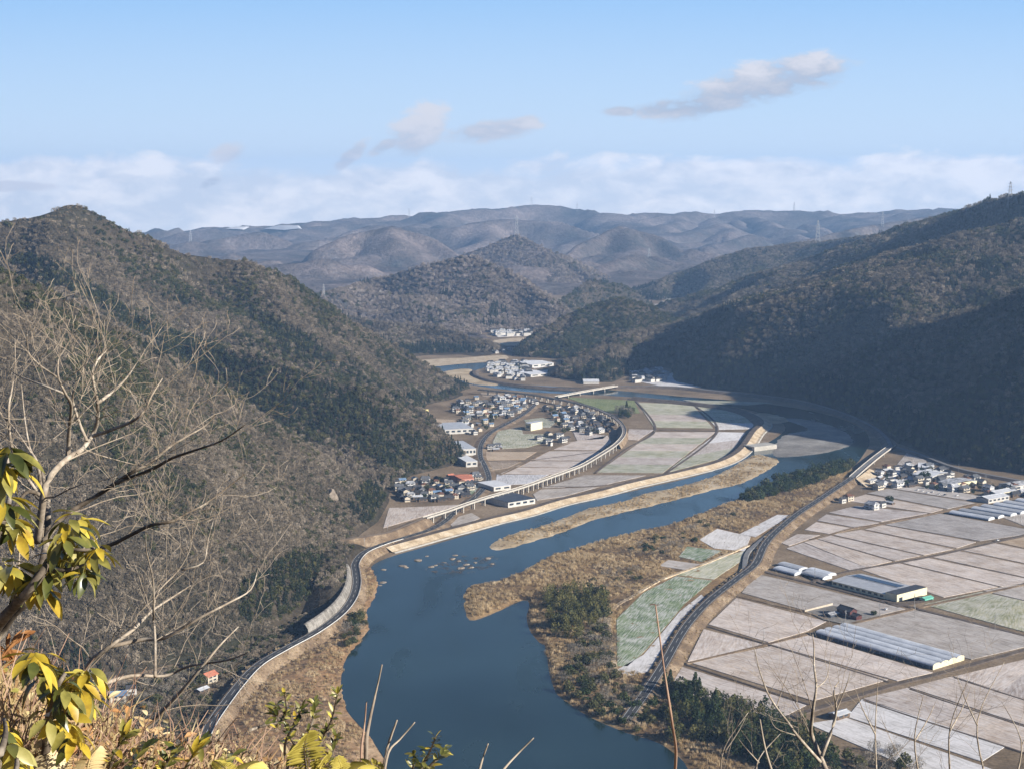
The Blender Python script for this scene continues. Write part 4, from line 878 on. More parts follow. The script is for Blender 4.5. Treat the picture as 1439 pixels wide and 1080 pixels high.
def house(name, label, w, d, h, roof, wall, rise=2.4, hip=0.0, storey=1, wing=None, cat='house', win=True, lower=None):
    t = thing(name, label, cat)
    mb = MB(); mb.box(-w / 2, w / 2, -d / 2, d / 2, -0.6, h)
    if not hip:
        x = w / 2
        for sx in (-x, x): mb.add([(sx, -d / 2, h), (sx, d / 2, h), (sx, 0, h + rise * (d / 2) / (d / 2 + 0.7))], [(0, 1, 2) if sx > 0 else (2, 1, 0)])
    mb.obj('wall', M_[wall], t)
    mb = MB(); roof_gable(mb, w, d, h, rise, hip=hip); mb.obj('roof', M_[roof], t)
    if lower:   # skirt roof between the storeys and a lean-to
        mb = MB(); z0, z1 = h * 0.5 + 0.1, h * 0.5 - 0.55; a, b_ = w / 2 + 0.01, d / 2 + 0.01; e = 1.5
        V4 = [(-a, -b_, z0), (a, -b_, z0), (a, b_, z0), (-a, b_, z0), (-a - e, -b_ - e, z1), (a + e, -b_ - e, z1), (a + e, b_ + e, z1), (-a - e, b_ + e, z1)]
        mb.add(V4, [(4, 5, 1, 0), (5, 6, 2, 1), (6, 7, 3, 2), (7, 4, 0, 3), (5, 4, 7, 6)]); mb.obj('lower_roof', M_[lower], t)
    if wing:
        ww, wd, wh, wx, wy = wing; mb = MB(); mb.box(wx - ww / 2, wx + ww / 2, wy - wd / 2, wy + wd / 2, -0.6, wh); wg = mb.obj('wing', M_[wall], t)
        mb = MB(); roof_gable(mb, ww, wd, wh, rise * 0.6); o = mb.obj('wing_roof', M_[roof], wg); o.location = (wx, wy, 0)
    if win:
        for s_ in range(storey):
            zc = 1.0 + s_ * (h / storey)
            for sy in (-1, 1):
                for k in range(2):
                    x0 = -w * 0.36 + k * w * 0.42; mb = MB(); y = sy * (d / 2 + 0.03)
                    mb.box(x0, x0 + w * 0.28, min(y, y - sy * 0.2), max(y, y - sy * 0.2), zc, zc + 1.3); mb.obj('window', M_['window_glass'], t)
            mb = MB(); mb.box(w / 2 - 0.15, w / 2 + 0.03, -d * 0.2, d * 0.15, zc, zc + 1.2); mb.obj('window', M_['window_glass'], t)
    return t
PX = {}
FAR_AWAY = (0, -400, -60)
def hp(key, adj, *a, **k):
    PX[key] = [adj, house('house', adj, *a, **k), False]
hp('farm', 'grey tiled two storey farmhouse with white walls', 13, 8.5, 5.8, 'grey_tile', 'white_wall', 2.7, 2.5, 2, None, lower='grey_tile')
hp('beige', 'grey tiled house with beige walls', 11, 8, 5.6, 'grey_tile', 'beige_wall', 2.3, 0, 2, (5, 5, 2.8, 6.5, 2), lower='grey_tile')
hp('wood', 'dark roofed timber house with brown walls', 14, 7.5, 3.4, 'dark_tile', 'wood_wall', 2.7, 2.2, 1, (6, 5, 2.6, -8, 1))
hp('modern', 'brown roofed house with cream walls', 10, 9, 5.9, 'brown_tile', 'beige_wall', 2.0, 3.0, 2)
hp('store', 'small white storehouse with a black gable roof', 7, 5.2, 4.8, 'dark_tile', 'white_wall', 1.8, 0, 1)
hp('shed', 'low shed with a pale metal roof', 12, 6.5, 3.0, 'pale_metal', 'wood_wall', 1.1, 0, 1)
hp('blue', 'house with a blue metal roof and pale walls', 10, 8, 5.2, 'blue_metal', 'beige_wall', 2.0, 0, 2)
hp('snowy', 'farmhouse with snow on its tiled roof', 13, 8.5, 5.6, 'snowy_tile', 'white_wall', 2.6, 2.3, 2, None, lower='snowy_tile')
hp('snowshed', 'low building with a snow covered roof', 14, 8, 3.6, 'snowy_tile', 'white_wall', 1.5, 0, 1)
hp('red', 'house with a faded red roof', 10, 7.5, 5.2, 'red_roof', 'beige_wall', 2.0, 0, 2)
PLACED = []
def place(key, x, y, rz, label, group, sc=1.0):
    adj, o, used = PX[key]
    if not used:
        o.location = (x, y, 0.6); o.rotation_euler = (0, 0, rz); o.scale = (sc, sc, sc); PX[key][2] = True; o['label'] = label; o['group'] = group
    else: o = copy_thing(o, (x, y, 0.6), rz, sc, label, group)
    PLACED.append((x, y)); return o
FARMB = MB()
def far_house(k, x, y, rz, sc):
    mb = MB(); w, d, h = (13, 8.5, 5.6) if k != 'snowshed' else (15, 8, 3.8); w, d, h = w * sc, d * sc, h * sc
    mb.box(-w / 2, w / 2, -d / 2, d / 2, -0.6, h); nw = len(mb.f); roof_gable(mb, w, d, h, 2.4 * sc, hip=2.0 * sc)
    for i in range(nw, len(mb.f)): mb.mi[i] = 1 if k.startswith('snow') else 2
    c_, s_ = math.cos(rz), math.sin(rz); FARMB.add([(x + a * c_ - b_ * s_, y + a * s_ + b_ * c_, z + 0.6) for a, b_, z in mb.v], [])
    o = len(FARMB.v) - len(mb.v); FARMB.f += [tuple(i + o for i in f) for f in mb.f]; FARMB.mi += mb.mi; PLACED.append((x, y))
def village(poly, n, keys, where, group, rz0, spacing=13.5, seed=1, sc=(0.72, 0.95), avoid=(), far=False):
    lr = random.Random(seed); xy = poly_xy(poly); x0, y0 = xy.min(0); x1, y1 = xy.max(0); cnt = 0
    mx, my = xy.mean(0)
    for _ in range(n * 40):
        if cnt >= n: break
        x, y = lr.uniform(x0, x1), lr.uniform(y0, y1)
        if not inside(xy, np.array([x]), np.array([y]))[0]: continue
        if any((x - a) ** 2 + (y - b_) ** 2 < (spacing * 0.86) ** 2 for a, b_ in PLACED): continue
        if any((x - p.x) ** 2 + (y - p.y) ** 2 < 100 for p in RW) or any((x - p.x) ** 2 + (y - p.y) ** 2 < 130 for p in RS): continue
        k = lr.choice(keys)
        if far: far_house(k, x, y, rz0 + lr.choice((0, 0, math.pi / 2)) + lr.gauss(0, 0.1), lr.uniform(*sc)); cnt += 1; continue
        u = (x - mx) / (x1 - x0); v = (y - my) / (y1 - y0)
        side = 'left' if u < -0.25 else 'right' if u > 0.25 else 'middle'; dep = 'front' if v < -0.12 else 'back' if v > 0.15 else 'centre'
        place(k, x, y, rz0 + lr.choice((0, 0, math.pi / 2)) + lr.gauss(0, 0.1), f'{PX[k][0]}, {side} {dep} {where}', group, lr.uniform(*sc)); cnt += 1
MIX = ['farm', 'farm', 'beige', 'beige', 'wood', 'wood', 'modern', 'store', 'shed', 'blue', 'snowy']
# single buildings that stand out, from the photograph
def spot(key, px, py, rz, label, sc=1.0):
    p = G(px, py); return place(key, p.x, p.y, rz, label, 'houses standing apart', sc)
spot('modern', 1192, 703, 0.6, 'lone pale house beside the raised road at the upper plain', 1.0); spot('store', 1184, 706, 0.6, 'dark outbuilding left of the lone pale house by the raised road')
spot('snowy', 1225, 715, -0.9, 'snow roofed farmhouse standing alone among the upper stubble fields', 1.1); spot('store', 1240, 712, 0.6, 'white storehouse beside the snow roofed farmhouse in the fields', 1.0); spot('shed', 1251, 708, -0.9, 'low shed behind the snow roofed farmhouse in the fields', 0.8)
spot('red', 294, 958, 1.0, 'red roofed house beside the riverside road below the near slope', 1.05); spot('shed', 284, 972, 1.0, 'pale shed roof just below the red roofed roadside house', 0.8); spot('blue', 166, 986, 0.3, 'blue roofed house behind the foreground branches', 1.1); spot('store', 185, 975, 0.3, 'white storehouse right of the blue roofed house', 1.0)
spot('shed', 1180, 1008, 0.65, 'grey roofed field shed at the edge of the snowy field', 1.1)
spot('red', 657, 675, 0.3, 'red roofed house beside the green lawn in the lower village', 1.0); spot('red', 633, 673, 0.8, 'orange roofed house in the back row of the lower village', 0.9)
village([(556, 677), (600, 675), (642, 670), (672, 669), (672, 680), (652, 702), (605, 706), (560, 704)], 58, MIX + ['farm', 'wood'], 'of the lower village', 'houses of the lower village', 0.3, 13, 2, (0.72, 0.95))
village([(636, 570), (664, 560), (700, 558), (712, 578), (690, 602), (668, 612), (650, 604)], 55, MIX, 'of the streetside village', 'houses of the upper village', 0.5, 13.5, 3)
village([(690, 556), (742, 560), (760, 566), (738, 584), (712, 590)], 38, MIX + ['snowy'], 'of the upper village', 'houses of the upper village', 0.4, 14, 4)
village([(764, 574), (800, 574), (836, 582), (862, 594), (858, 606), (826, 611), (800, 606), (784, 596)], 58, MIX + ['wood', 'wood'], 'of the viaduct hamlet', 'houses of the hamlet inside the viaduct curve', 0.7, 13, 5)
village([(744, 622), (770, 612), (800, 610), (796, 620), (760, 630)], 9, ['farm', 'beige', 'wood', 'store'], 'of the short field row', 'houses in the row between the fields', 0.75, 14, 6)
village([(688, 627), (716, 627), (716, 634), (688, 634)], 4, ['farm', 'wood', 'shed'], 'by the street bend', 'houses by the street bend', 0.2, 13, 7)
village([(686, 512), (740, 510), (748, 524), (735, 536), (700, 530), (684, 520)], 48, ['snowy', 'snowshed', 'farm', 'snowshed', 'beige'], 'of the far river village', 'houses of the far village by the upper river', 0.2, 17, 8, (0.9, 1.2), far=True)
village([(888, 525), (925, 519), (936, 526), (930, 536), (890, 538)], 36, ['snowy', 'snowshed', 'snowshed', 'farm', 'modern'], 'of the mountain corner village', 'houses of the white village at the mountain corner', 0.5, 15, 9, (0.9, 1.2), far=True)
village([(692, 467), (748, 468), (742, 473), (700, 473)], 20, ['snowshed', 'snowy', 'farm'], 'of the farthest hamlet', 'houses of the farthest hamlet', 0.2, 24, 10, (1.0, 1.5), far=True)
village([(690, 494), (712, 489), (716, 492), (700, 497)], 6, ['snowshed', 'farm'], 'by the low hill', 'houses by the low brown hill', 0.2, 22, 11, far=True)
village([(922, 427), (955, 422), (960, 427), (935, 433)], 14, ['snowshed', 'snowy'], 'of the side valley hamlet', 'houses in the side valley', 0.2, 34, 12, (1.2, 1.8), far=True)
village([(1212, 682), (1250, 655), (1300, 655), (1345, 668), (1400, 683), (1460, 694), (1460, 700), (1380, 696), (1300, 684), (1250, 686), (1222, 690)], 60, ['snowy', 'snowy', 'farm', 'beige', 'wood', 'snowshed', 'store', 'modern', 'shed'], 'of the plain village', 'houses of the plain village', 0.6, 14, 13, (0.8, 1.08))

FARMB.obj('distant_houses', [M_['white_wall'], M_['snowy_tile'], M_['dark_tile']], None, label='clustered small houses of the far hamlets up the valley', cat='houses', kind='stuff')
# larger buildings -------------------------------------------------------------
def block(name, label, cat, c0, c1, depth_pt, h, wall, roof, kind='flat', win=0, winmat='window_glass', rise=2.0, extra=None):
    """building on a ground rectangle: front edge c0->c1 (photo points), depth towards depth_pt"""
    a, b_, e = G(*c0), G(*c1), G(*depth_pt); ux = (b_ - a); L = ux.length; ux.normalize(); n = Vector((-ux.y, ux.x, 0)); D = abs((e - a).dot(n))
    ang = math.atan2(ux.y, ux.x); t = thing(name, label, cat, (a.x, a.y, 0.3), ang)
    mb = MB(); mb.box(0, L, 0, D, -0.5, h)
    mb.obj('wall', M_[wall], t); mb = MB()
    if kind == 'flat': mb.box(-0.3, L + 0.3, -0.3, D + 0.3, h + 0.002, h + 0.4)
    else:
        roof_gable(mb, L, D, h, rise, 0.5)
        mb.v = [(x + L / 2, y + D / 2, z) for x, y, z in mb.v]
    mb.obj('roof', M_[roof], t)
    for k in range(win):
        mb = MB(); x0 = L * (k + 0.2) / win; mb.box(x0, x0 + L / win * 0.6, -0.04, 0.1, h * 0.35, h * 0.75); mb.obj('window', M_[winmat], t)
    return t, L, D
t, L, D = block('factory', 'long cream farm building with white roof and solar panels on the plain', 'building', (1169, 823), (1243, 842), (1190, 808), 5.0, 'cream_wall', 'pale_metal', 'gable', 9, rise=1.6)
mb = MB(); mb.add([(3, D * 0.56, 6.55), (L - 4, D * 0.56, 6.55), (L - 4, D * 0.80, 6.12), (3, D * 0.80, 6.12)], [(0, 1, 2, 3)]); mb.v = [(x, y, z + 0.25) for x, y, z in mb.v]; mb.obj('solar_panel', M_['solar_panel'], t)
mb = MB(); mb.box(L + 0.003, L + 13, 1, D + 2, -0.5, 6.6); of = mb.obj('office_block', M_['cream_wall'], t)
mb = MB(); mb.box(L + 0.5, L + 12.6, 1.4, D + 1.6, 6.602, 6.9); mb.obj('office_roof', M_['dark_tile'], of)
mb = MB(); mb.box(L + 12.9, L + 13.05, 4, 9, 0.3, 3.6); mb.obj('office_door', M_['window_glass'], of)
for pp, lb in (((1112, 793), 'dark yard with painted building shade beside the plastic tunnels and long cream building'),):
    pts = [G(1096, 801, .62), G(1200, 826, .62), G(1262, 853, .62), G(1312, 842, .62), G(1285, 832, .62), G(1243, 846, .62), G(1168, 826, .62), G(1140, 812, .62), G(1108, 800, .62)]
    mb = MB(); mb.add(pts, [tuple(range(len(pts)))]); setting(mb.obj('farm_yard', M_['dark_levee']), lb)  # dark colour is part asphalt, part painted shade of the building
g = thing('green_shed', 'small turquoise shed right of the long cream building', 'shed', G(1302, 842), 0.65)
mb = MB(); mb.box(-6, 6, -3, 3, 0, 2.2); mb.obj('wall', M_['green_paint'], g); mb = MB(); roof_gable(mb, 12, 6, 2.2, 0.8, 0.4); mb.obj('roof', M_['green_paint'], g)
# maroon farmhouse and its yard
sheet('farm_yard', 'pale yard with a wall round the maroon farmhouse', [(1132, 858), (1170, 850), (1215, 858), (1240, 864), (1196, 878), (1158, 870)], 0.7, 'gravel')
p = G(1190, 866); t = house('house', 'maroon two storey farmhouse with a black roof alone on the plain', 15, 9, 6.2, 'dark_tile', 'maroon_wall', 2.6, 0, 2, (8, 7, 3.4, 10, 0), lower='dark_tile'); t.location = (p.x, p.y, 0.6); t.rotation_euler = (0, 0, -0.95)
p = G(1170, 866); t = house('shed', 'dark carport in front of the maroon farmhouse', 11, 6, 2.8, 'snowy_tile', 'dark_panel_and_shade', 0.9, 0, 1, win=False, cat='shed'); t.location = (p.x, p.y, 0.6); t.rotation_euler = (0, 0, 0.6)
t = thing('garden_wall', 'low tan wall round the yard of the maroon farmhouse', 'wall'); mb = MB(); pa = along([(1131, 859), (1170, 849)], 0.6, 6); sweep(mb, pa, [(-0.2, '0.5'), (-0.2, '2.2'), (0.2, '2.2'), (0.2, '0.5')]); mb.obj('wall_face', M_['beige_wall'], t)
# big four-span greenhouse
def greenhouse(label, c0, c1, depth_pt, spans, eave, rise, group=None, film='film', name='greenhouse', endm='film'):
    a, b_, e = G(*c0), G(*c1), G(*depth_pt); ux = (b_ - a); L = ux.length; ux.normalize(); n = Vector((-ux.y, ux.x, 0)); D = (e - b_).dot(n)
    if D < 0: D = -D
    t = thing(name, label, 'greenhouse', (a.x, a.y, 0.4), math.atan2(ux.y, ux.x), group); sw = D / spans
    for k in range(spans):
        mb = MB(); K = 8; row = []
        for i in range(K + 1):
            w = math.pi * i / K; row.append((k * sw + sw * (0.5 - 0.5 * math.cos(w)), eave + rise * math.sin(w) ** 0.85 if 0 < i < K else eave))
        vs = [(x, y, z) for y, z in row for x in (0, L)]
        mb.add(vs, [(2 * i, 2 * i + 1, 2 * i + 3, 2 * i + 2) for i in range(K)])
        r_ = mb.obj('roof_span', M_[film], t)
        for x in (0.0, L):
            mb = MB(); vs = [(x, y, z) for y, z in row] + [(x, k * sw + sw, -0.3), (x, k * sw, -0.3)]; mb.add(vs, [tuple(range(len(vs)))]); mb.obj('end_wall', M_[endm], t)
    for y in (0.0, D):
        mb = MB(); mb.add([(0, y, -0.3), (L, y, -0.3), (L, y, eave), (0, y, eave)], [(0, 1, 2, 3)]); mb.obj('side_wall', M_['dark_panel_and_shade'] if y == 0 else M_['grey_film'], t)  # shade on the near side wall is put into its dark colour
    mb = MB()
    for i in range(int(L / 6) + 1):
        x = min(i * 6, L - 0.1); mb.box(x, x + 0.12, -0.12, 0.02, -0.3, eave)
    for k in range(spans + 1): mb.box(0, L, k * sw - 0.15, k * sw + 0.15, eave - 0.1, eave + 0.12)
    mb.obj('frame', M_['steel'], t)
    return t
greenhouse('long four span greenhouse with gleaming white roofs in the stubble fields', (1146, 893), (1311, 941), (1358, 928), 4, 2.6, 1.9, endm='cream_wall')
for k in range(4):
    x0, y0 = (1092 + k % 2 * 40, 795 + k % 2 * 8) if k < 2 else (1086 + (k - 2) * 40, 801 + (k - 2) * 6)
    greenhouse(['grey plastic tunnel nearest the raised road junction', 'bright plastic tunnel end beside the long cream building', 'snow dusted plastic tunnel in front of the grey one', 'white plastic tunnel in front, nearest the dark yard'][k],
               (x0, y0), (x0 + 30, y0 + 8), (x0 + 40, y0 + 4.2), 1, 1.0, 2.2, None, 'grey_film' if k % 3 == 0 else 'film')
for k in range(8):
    x0, y0 = 1333 + k * 15.5 - (k % 2) * 2, 722 - k * 2.9
    greenhouse('long plastic tunnel house of the row below the plain village', (x0, y0), (x0 + 56, y0 + 9.5), (x0 + 66, y0 + 7.2), 1, 1.0, 2.4, 'plastic tunnels below the plain village', 'grey_film' if k % 2 else 'film')
for a_ in [('hall', 'white gabled hall in the middle of the plain village', 'building', (1282, 672), (1310, 676), (1290, 664), 6, 'white_wall', 'snow', 'gable', 3), ('hall', 'pale barn roof at the back of the plain village', 'building', (1290, 661), (1311, 662), (1295, 655), 5, 'white_wall', 'snow', 'gable', 2), ('hall', 'grey roofed hall with a bright gable in the plain village', 'building', (1318, 684), (1338, 688), (1325, 673), 7, 'cream_wall', 'snowy_tile', 'gable', 2),
          ('warehouse', 'long white warehouse on the right of the plain village', 'building', (1389, 707), (1418, 702), (1392, 700), 5, 'white_wall', 'pale_metal', 'gable', 5), ('warehouse', 'cream warehouse behind the long white one', 'building', (1400, 699), (1428, 694), (1403, 693), 5, 'cream_wall', 'pale_metal', 'gable', 3), ('warehouse', 'white house block at the right edge of the plain village', 'building', (1424, 690), (1448, 686), (1427, 682), 6, 'white_wall', 'snowy_tile', 'gable', 2),
          ('warehouse', 'long pale blue workshop at the foot of the wooded spur', 'building', (625, 610), (665, 608), (627, 600), 7, 'white_wall', 'pale_metal', 'flat', 5), ('hall', 'white two storey building beside the main street', 'building', (650, 640), (669, 639), (650, 628), 9, 'white_wall', 'pale_metal', 'flat', 4), ('hall', 'white warehouse just above the lower village', 'building', (655, 656), (671, 655), (653, 645), 7, 'white_wall', 'snow', 'flat', 2),
          ('hall', 'yellow building on the wooded hillside above the upper village', 'building', (584, 586), (602, 582), (583, 578), 8, 'yellow_wall', 'yellow_wall', 'flat', 3), ('warehouse', 'white flat roofed building beside the viaduct', 'building', (694, 690), (718, 687), (696, 680), 5, 'white_wall', 'snow', 'flat', 2), ('factory', 'white walled factory with a dark roof between viaduct and levee', 'building', (714, 713), (752, 707), (702, 702), 6, 'white_wall', 'dark_panel_and_shade', 'flat', 4),
          ('house', 'salmon house block above the green lawn', 'house', (649, 681), (666, 679), (650, 673), 7, 'salmon_wall', 'red_roof', 'gable', 3), ('tower', 'pale narrow block standing in the yellow field', 'building', (738, 604), (746, 605), (739, 599), 11, 'cream_wall', 'pale_metal', 'flat', 1), ('warehouse', 'long white shed on the levee by the knoll', 'building', (820, 540), (842, 540), (821, 536), 5, 'white_wall', 'snow', 'gable', 0),
          ('sluice', 'concrete sluice house at the end of the levee', 'building', (1046, 631), (1060, 634), (1052, 622), 6, 'pale_concrete', 'concrete', 'flat', 1), ('warehouse', 'white roofed storehouse among the far village houses', 'building', (748, 517), (778, 514), (748, 510), 6, 'white_wall', 'snow', 'gable', 3), ('warehouse', 'second snowy roofed storehouse below the far village', 'building', (746, 530), (770, 528), (745, 522), 5, 'white_wall', 'snow', 'gable', 2)]:
    nm, lb, ct, c0, c1, dp, h_, wl_, rf_, kd, wn = a_; block({'tower': 'apartment_block', 'sluice': 'sluice_house'}.get(nm, nm), lb, ct, c0, c1, dp, h_, wl_, rf_, kd, wn, rise=2.0)

# cars --------------------------------------------------------------------------
def car(paint, label):
    t = thing('car', label, 'car', FAR_AWAY)
    mb = MB(); mb.add([(-2, -.8, .35), (2, -.8, .35), (2, .8, .35), (-2, .8, .35), (-2, -.8, .95), (2.05, -.75, .85), (2.05, .75, .85), (-2, .8, .95), (-1.6, -.65, 1.5), (0.6, -.65, 1.5), (0.6, .65, 1.5), (-1.6, .65, 1.5), (1.3, -.75, .95), (1.3, .75, .95), (-1.95, -.75, 1.0), (-1.95, .75, 1.0)],
        [(0, 3, 2, 1), (0, 1, 5, 12, 14, 4), (2, 3, 7, 15, 13, 6), (1, 2, 6, 5), (3, 0, 4, 14, 15, 7), (5, 6, 13, 12), (8, 9, 10, 11)]); mb.obj('body', M_[paint], t)
    mb = MB(); mb.add([(-1.95, -.75, 1.0), (1.3, -.75, .95), (1.3, .75, .95), (-1.95, .75, 1.0), (-1.6, -.65, 1.49), (0.6, -.65, 1.49), (0.6, .65, 1.49), (-1.6, .65, 1.49)], [(0, 1, 5, 4), (1, 2, 6, 5), (2, 3, 7, 6), (3, 0, 4, 7)]); mb.obj('window', M_['window_glass'], t)
    for sx in (-1.25, 1.3):
        for sy in (-.75, .75): mb = MB(); mb.tube([(sx, sy - .1, .33), (sx, sy + .1, .33)], [.33, .33], 10); mb.obj('wheel', M_['tyre'], t)
    return t
cw = car('car_paint', 'white car parked in front of the plain village'); cd = car('dark_car_paint', 'dark car on the riverside road')
lr = random.Random(5)
for k, (px_, py_, pr) in enumerate([(1290, 688, cw), (1297, 690, cw), (1304, 692, cw), (1311, 691, cw), (1320, 694, cw), (1328, 695, cd), (1345, 696, cw), (1232, 833, cd), (1245, 856, cw), (1402, 759, cw)]):
    p = G(px_, py_, 0.75); lb = {1232: 'dark car parked beside the long cream building', 1245: 'white van parked in the yard in front of the cream building', 1402: 'white pickup stopped on the farm lane', 1328: 'dark car parked in the row before the plain village'}.get(px_, 'white car parked in the row before the plain village')
    if pr.location.y < 0: pr.location = p; pr.rotation_euler = (0, 0, 0.6); pr['label'] = lb
    else: pr = copy_thing(pr, p, 0.6 + lr.gauss(0, 0.3), 1.0, lb)
    if 'row before' in lb: pr['group'] = 'cars parked before the plain village'
# utility poles and pylons ------------------------------------------------------
def pole():
    t = thing('utility_pole', 'pole', 'utility pole', FAR_AWAY)
    mb = MB(); mb.tube([(0, 0, -1), (0, 0, 12.5)], [0.22, 0.13], 7); mb.obj('post', M_['pole_concrete'], t)
    mb = MB(); mb.box(-1.1, 1.1, -.08, .08, 11.3, 11.45); mb.box(-0.9, 0.9, -.08, .08, 10.3, 10.45); mb.obj('cross_arm', M_['steel'], t)
    mb = MB(); mb.tube([(0.4, 0, 8.6), (0.4, 0, 9.6)], [.28, .28], 8); mb.obj('transformer', M_['steel'], t); return t
pl = pole(); first = True
for px_, py_, w in [(1285, 868, 'in the bund beside the greenhouse'), (1398, 884, 'by the dark lane at the right edge'), (1285, 852, 'at the crossing beside the cream building'), (1236, 866, 'behind the maroon farmhouse'), (1188, 876, 'in front of the maroon farmhouse'), (1145, 812, 'beside the plastic tunnels'), (1434, 733, 'among the plastic tunnels'), (1333, 668, 'behind the grey roofed hall'), (1347, 664, 'under the dark mountain'), (1385, 680, 'in the plain village'), (1073, 903, 'at the meeting of two field lanes'),
                    (512, 771, 'on the inside of the riverside road bend'), (545, 752, 'beside the railway embankment'), (487, 800, 'above the retaining wall'), (676, 660, 'beside the village street'), (690, 640, 'at the street bend'), (668, 700, 'where the street passes under the viaduct'), (1210, 690, 'at the end of the grey bridge')]:
    p = G(px_, py_, 0.4); lb = 'grey utility pole ' + w
    if first: pl.location = p; pl['label'] = lb; first = False
    else: copy_thing(pl, p, lr.uniform(0, 3), 1.0, lb, None)
def hit(px_, py_, names):
    d = Vector(ray(px_, py_)); best = None
    for nm in names:
        X, Y, Z, res = HILLS[nm]; t_ = np.arange(300, 13000, res * 0.5) / d[1]
        xs, ys, zs = d[0] * t_, d[1] * t_, H + d[2] * t_; fx, fy = (xs - X[0, 0]) / res, (ys - Y[0, 0]) / res
        ok = (fx > 0) & (fy > 0) & (fx < X.shape[1] - 1) & (fy < X.shape[0] - 1); below = ok & (zs < bil(Z, np.clip(fx, 0, X.shape[1] - 2), np.clip(fy, 0, X.shape[0] - 2)))
        i = np.argmax(below)
        if below[i] and (best is None or ys[i] < best.y): best = Vector((xs[i], ys[i], zs[i]))
    return best
mat_noise('pylon_steel', [(0.3, (0.34, 0.345, 0.355)), (0.7, (0.44, 0.445, 0.46))], 0.2, rough=0.5)
def pylon(base, hgt, label):
    t = thing('power_pylon', label, 'pylon', base); b_ = hgt * 0.085; k = hgt / 60; mb = MB(); lv = 7
    cn = [(-1, -1), (1, -1), (1, 1), (-1, 1)]
    def cr(i): f = i / lv; w = b_ * (1 - f) ** 0.8 + 0.8 * k; return [Vector((x * w, y * w, -6 + f * (hgt + 6))) for x, y in cn]
    for i in range(lv):
        a, c_ = cr(i), cr(i + 1)
        for j in range(4):
            mb.tube([a[j], c_[j]], [0.42 * k] * 2, 4, cap=False); mb.tube([a[j], c_[(j + 1) % 4]], [0.22 * k] * 2, 4, cap=False); mb.tube([a[(j + 1) % 4], c_[j]], [0.22 * k] * 2, 4, cap=False)
    mb.obj('tower', M_['pylon_steel'], t)
    for z, w in ((0.62, 0.15), (0.76, 0.13), (0.9, 0.10)):
        mb = MB(); mb.tube([(-w * hgt, 0, z * hgt), (0, 0, z * hgt + 1.6 * k)], [0.2 * k, 0.5 * k], 4); mb.tube([(w * hgt, 0, z * hgt), (0, 0, z * hgt + 1.6 * k)], [0.2 * k, 0.5 * k], 4); mb.obj('cross_arm', M_['pylon_steel'], t)
FARH = ['skyline_ridge', 'middle_ridge', 'domed_hill', 'sloping_hill', 'peaked_hill', 'steep_hill', 'side_mountain']
for px_, py_, h_, lb in [(726, 332, 80, 'lattice pylon on top of the peaked hill'), (912, 378, 95, 'lattice pylon halfway up the domed hill'), (1116, 298, 70, 'tallest pylon on the skyline right of centre'), (1004, 301, 60, 'pylon on the skyline above the domed hill'), (575, 306, 65, 'faint pylon on the skyline left of centre'), (811, 298, 70, 'small pylon on the central skyline'), (747, 291, 75, 'pylon beside the highest point of the skyline'), (1149, 342, 80, 'pylon where the long mountain meets the far hills'), (1419, 288, 50, 'pylon at the top of the long mountain on the right'), (1240, 318, 75, 'pale pylon behind the shoulder of the long mountain'), (455, 420, 40, 'pylon on the slope of the broad brown hill'), (268, 345, 85, 'faint pylon on the far hills at left')]:
    b_ = hit(px_, py_, FARH + ['broad_hill'])
    if b_ is None: b_ = hit(px_, py_ + 6, FARH + ['broad_hill'])
    if b_ is not None: pylon(b_, h_, lb)
# rocks ---------------------------------------------------------------------------
def rock(loc, s_, label, seed, group=None, name='rock', squash=0.55):
    me = bpy.data.meshes.new(name); import bmesh; bm = bmesh.new(); bmesh.ops.create_icosphere(bm, subdivisions=3, radius=1); r = random.Random(seed); ax = [Vector((r.gauss(0, 1), r.gauss(0, 1), r.gauss(0, 1))).normalized() for _ in range(9)]
    for v in bm.verts:
        d = v.co.normalized(); k = min(1.0, min(0.75 / max(0.2, d.dot(a)) for a in ax)); v.co = d * k * (1 + 0.08 * math.sin(7 * d.x + seed) * math.cos(6 * d.y)); v.co.z *= squash
    bm.to_mesh(me); bm.free(); me.materials.append(M_['rock']); o = bpy.data.objects.new(name, me); COL.objects.link(o); o.location = loc; o.scale = (s_, s_ * r.uniform(0.6, 1), s_); o.rotation_euler = (0, 0, r.uniform(0, 6)); return tag(o, label, 'rock', group)
lr = random.Random(8)
for k, (px_, py_, s_) in enumerate([(539, 800, 3), (566, 795, 4.5), (571, 797, 3), (588, 787, 5), (606, 796, 4), (612, 794, 3), (636, 785, 4.5), (640, 780, 3.5), (648, 798, 5), (655, 793, 4), (662, 797, 4), (668, 790, 3), (686, 784, 4), (692, 792, 3), (538, 818, 4), (534, 822, 2.5), (625, 790, 2.5), (645, 788, 3), (600, 781, 3)]):
    p = G(px_, py_, 0.1); rock(p, s_, 'low rock breaking the river surface above the shallow rapids', k, 'rocks in the river shallows', squash=0.28)
mb_pts = [hit(466, 700, ['near_hill']), hit(470, 706, ['near_hill'])]
if mb_pts[0]: rock(mb_pts[0] + Vector((0, -2, 2)), 8, 'bare tan rock outcrop among the trees of the near slope', 31, None, 'rock_outcrop', 1.2)
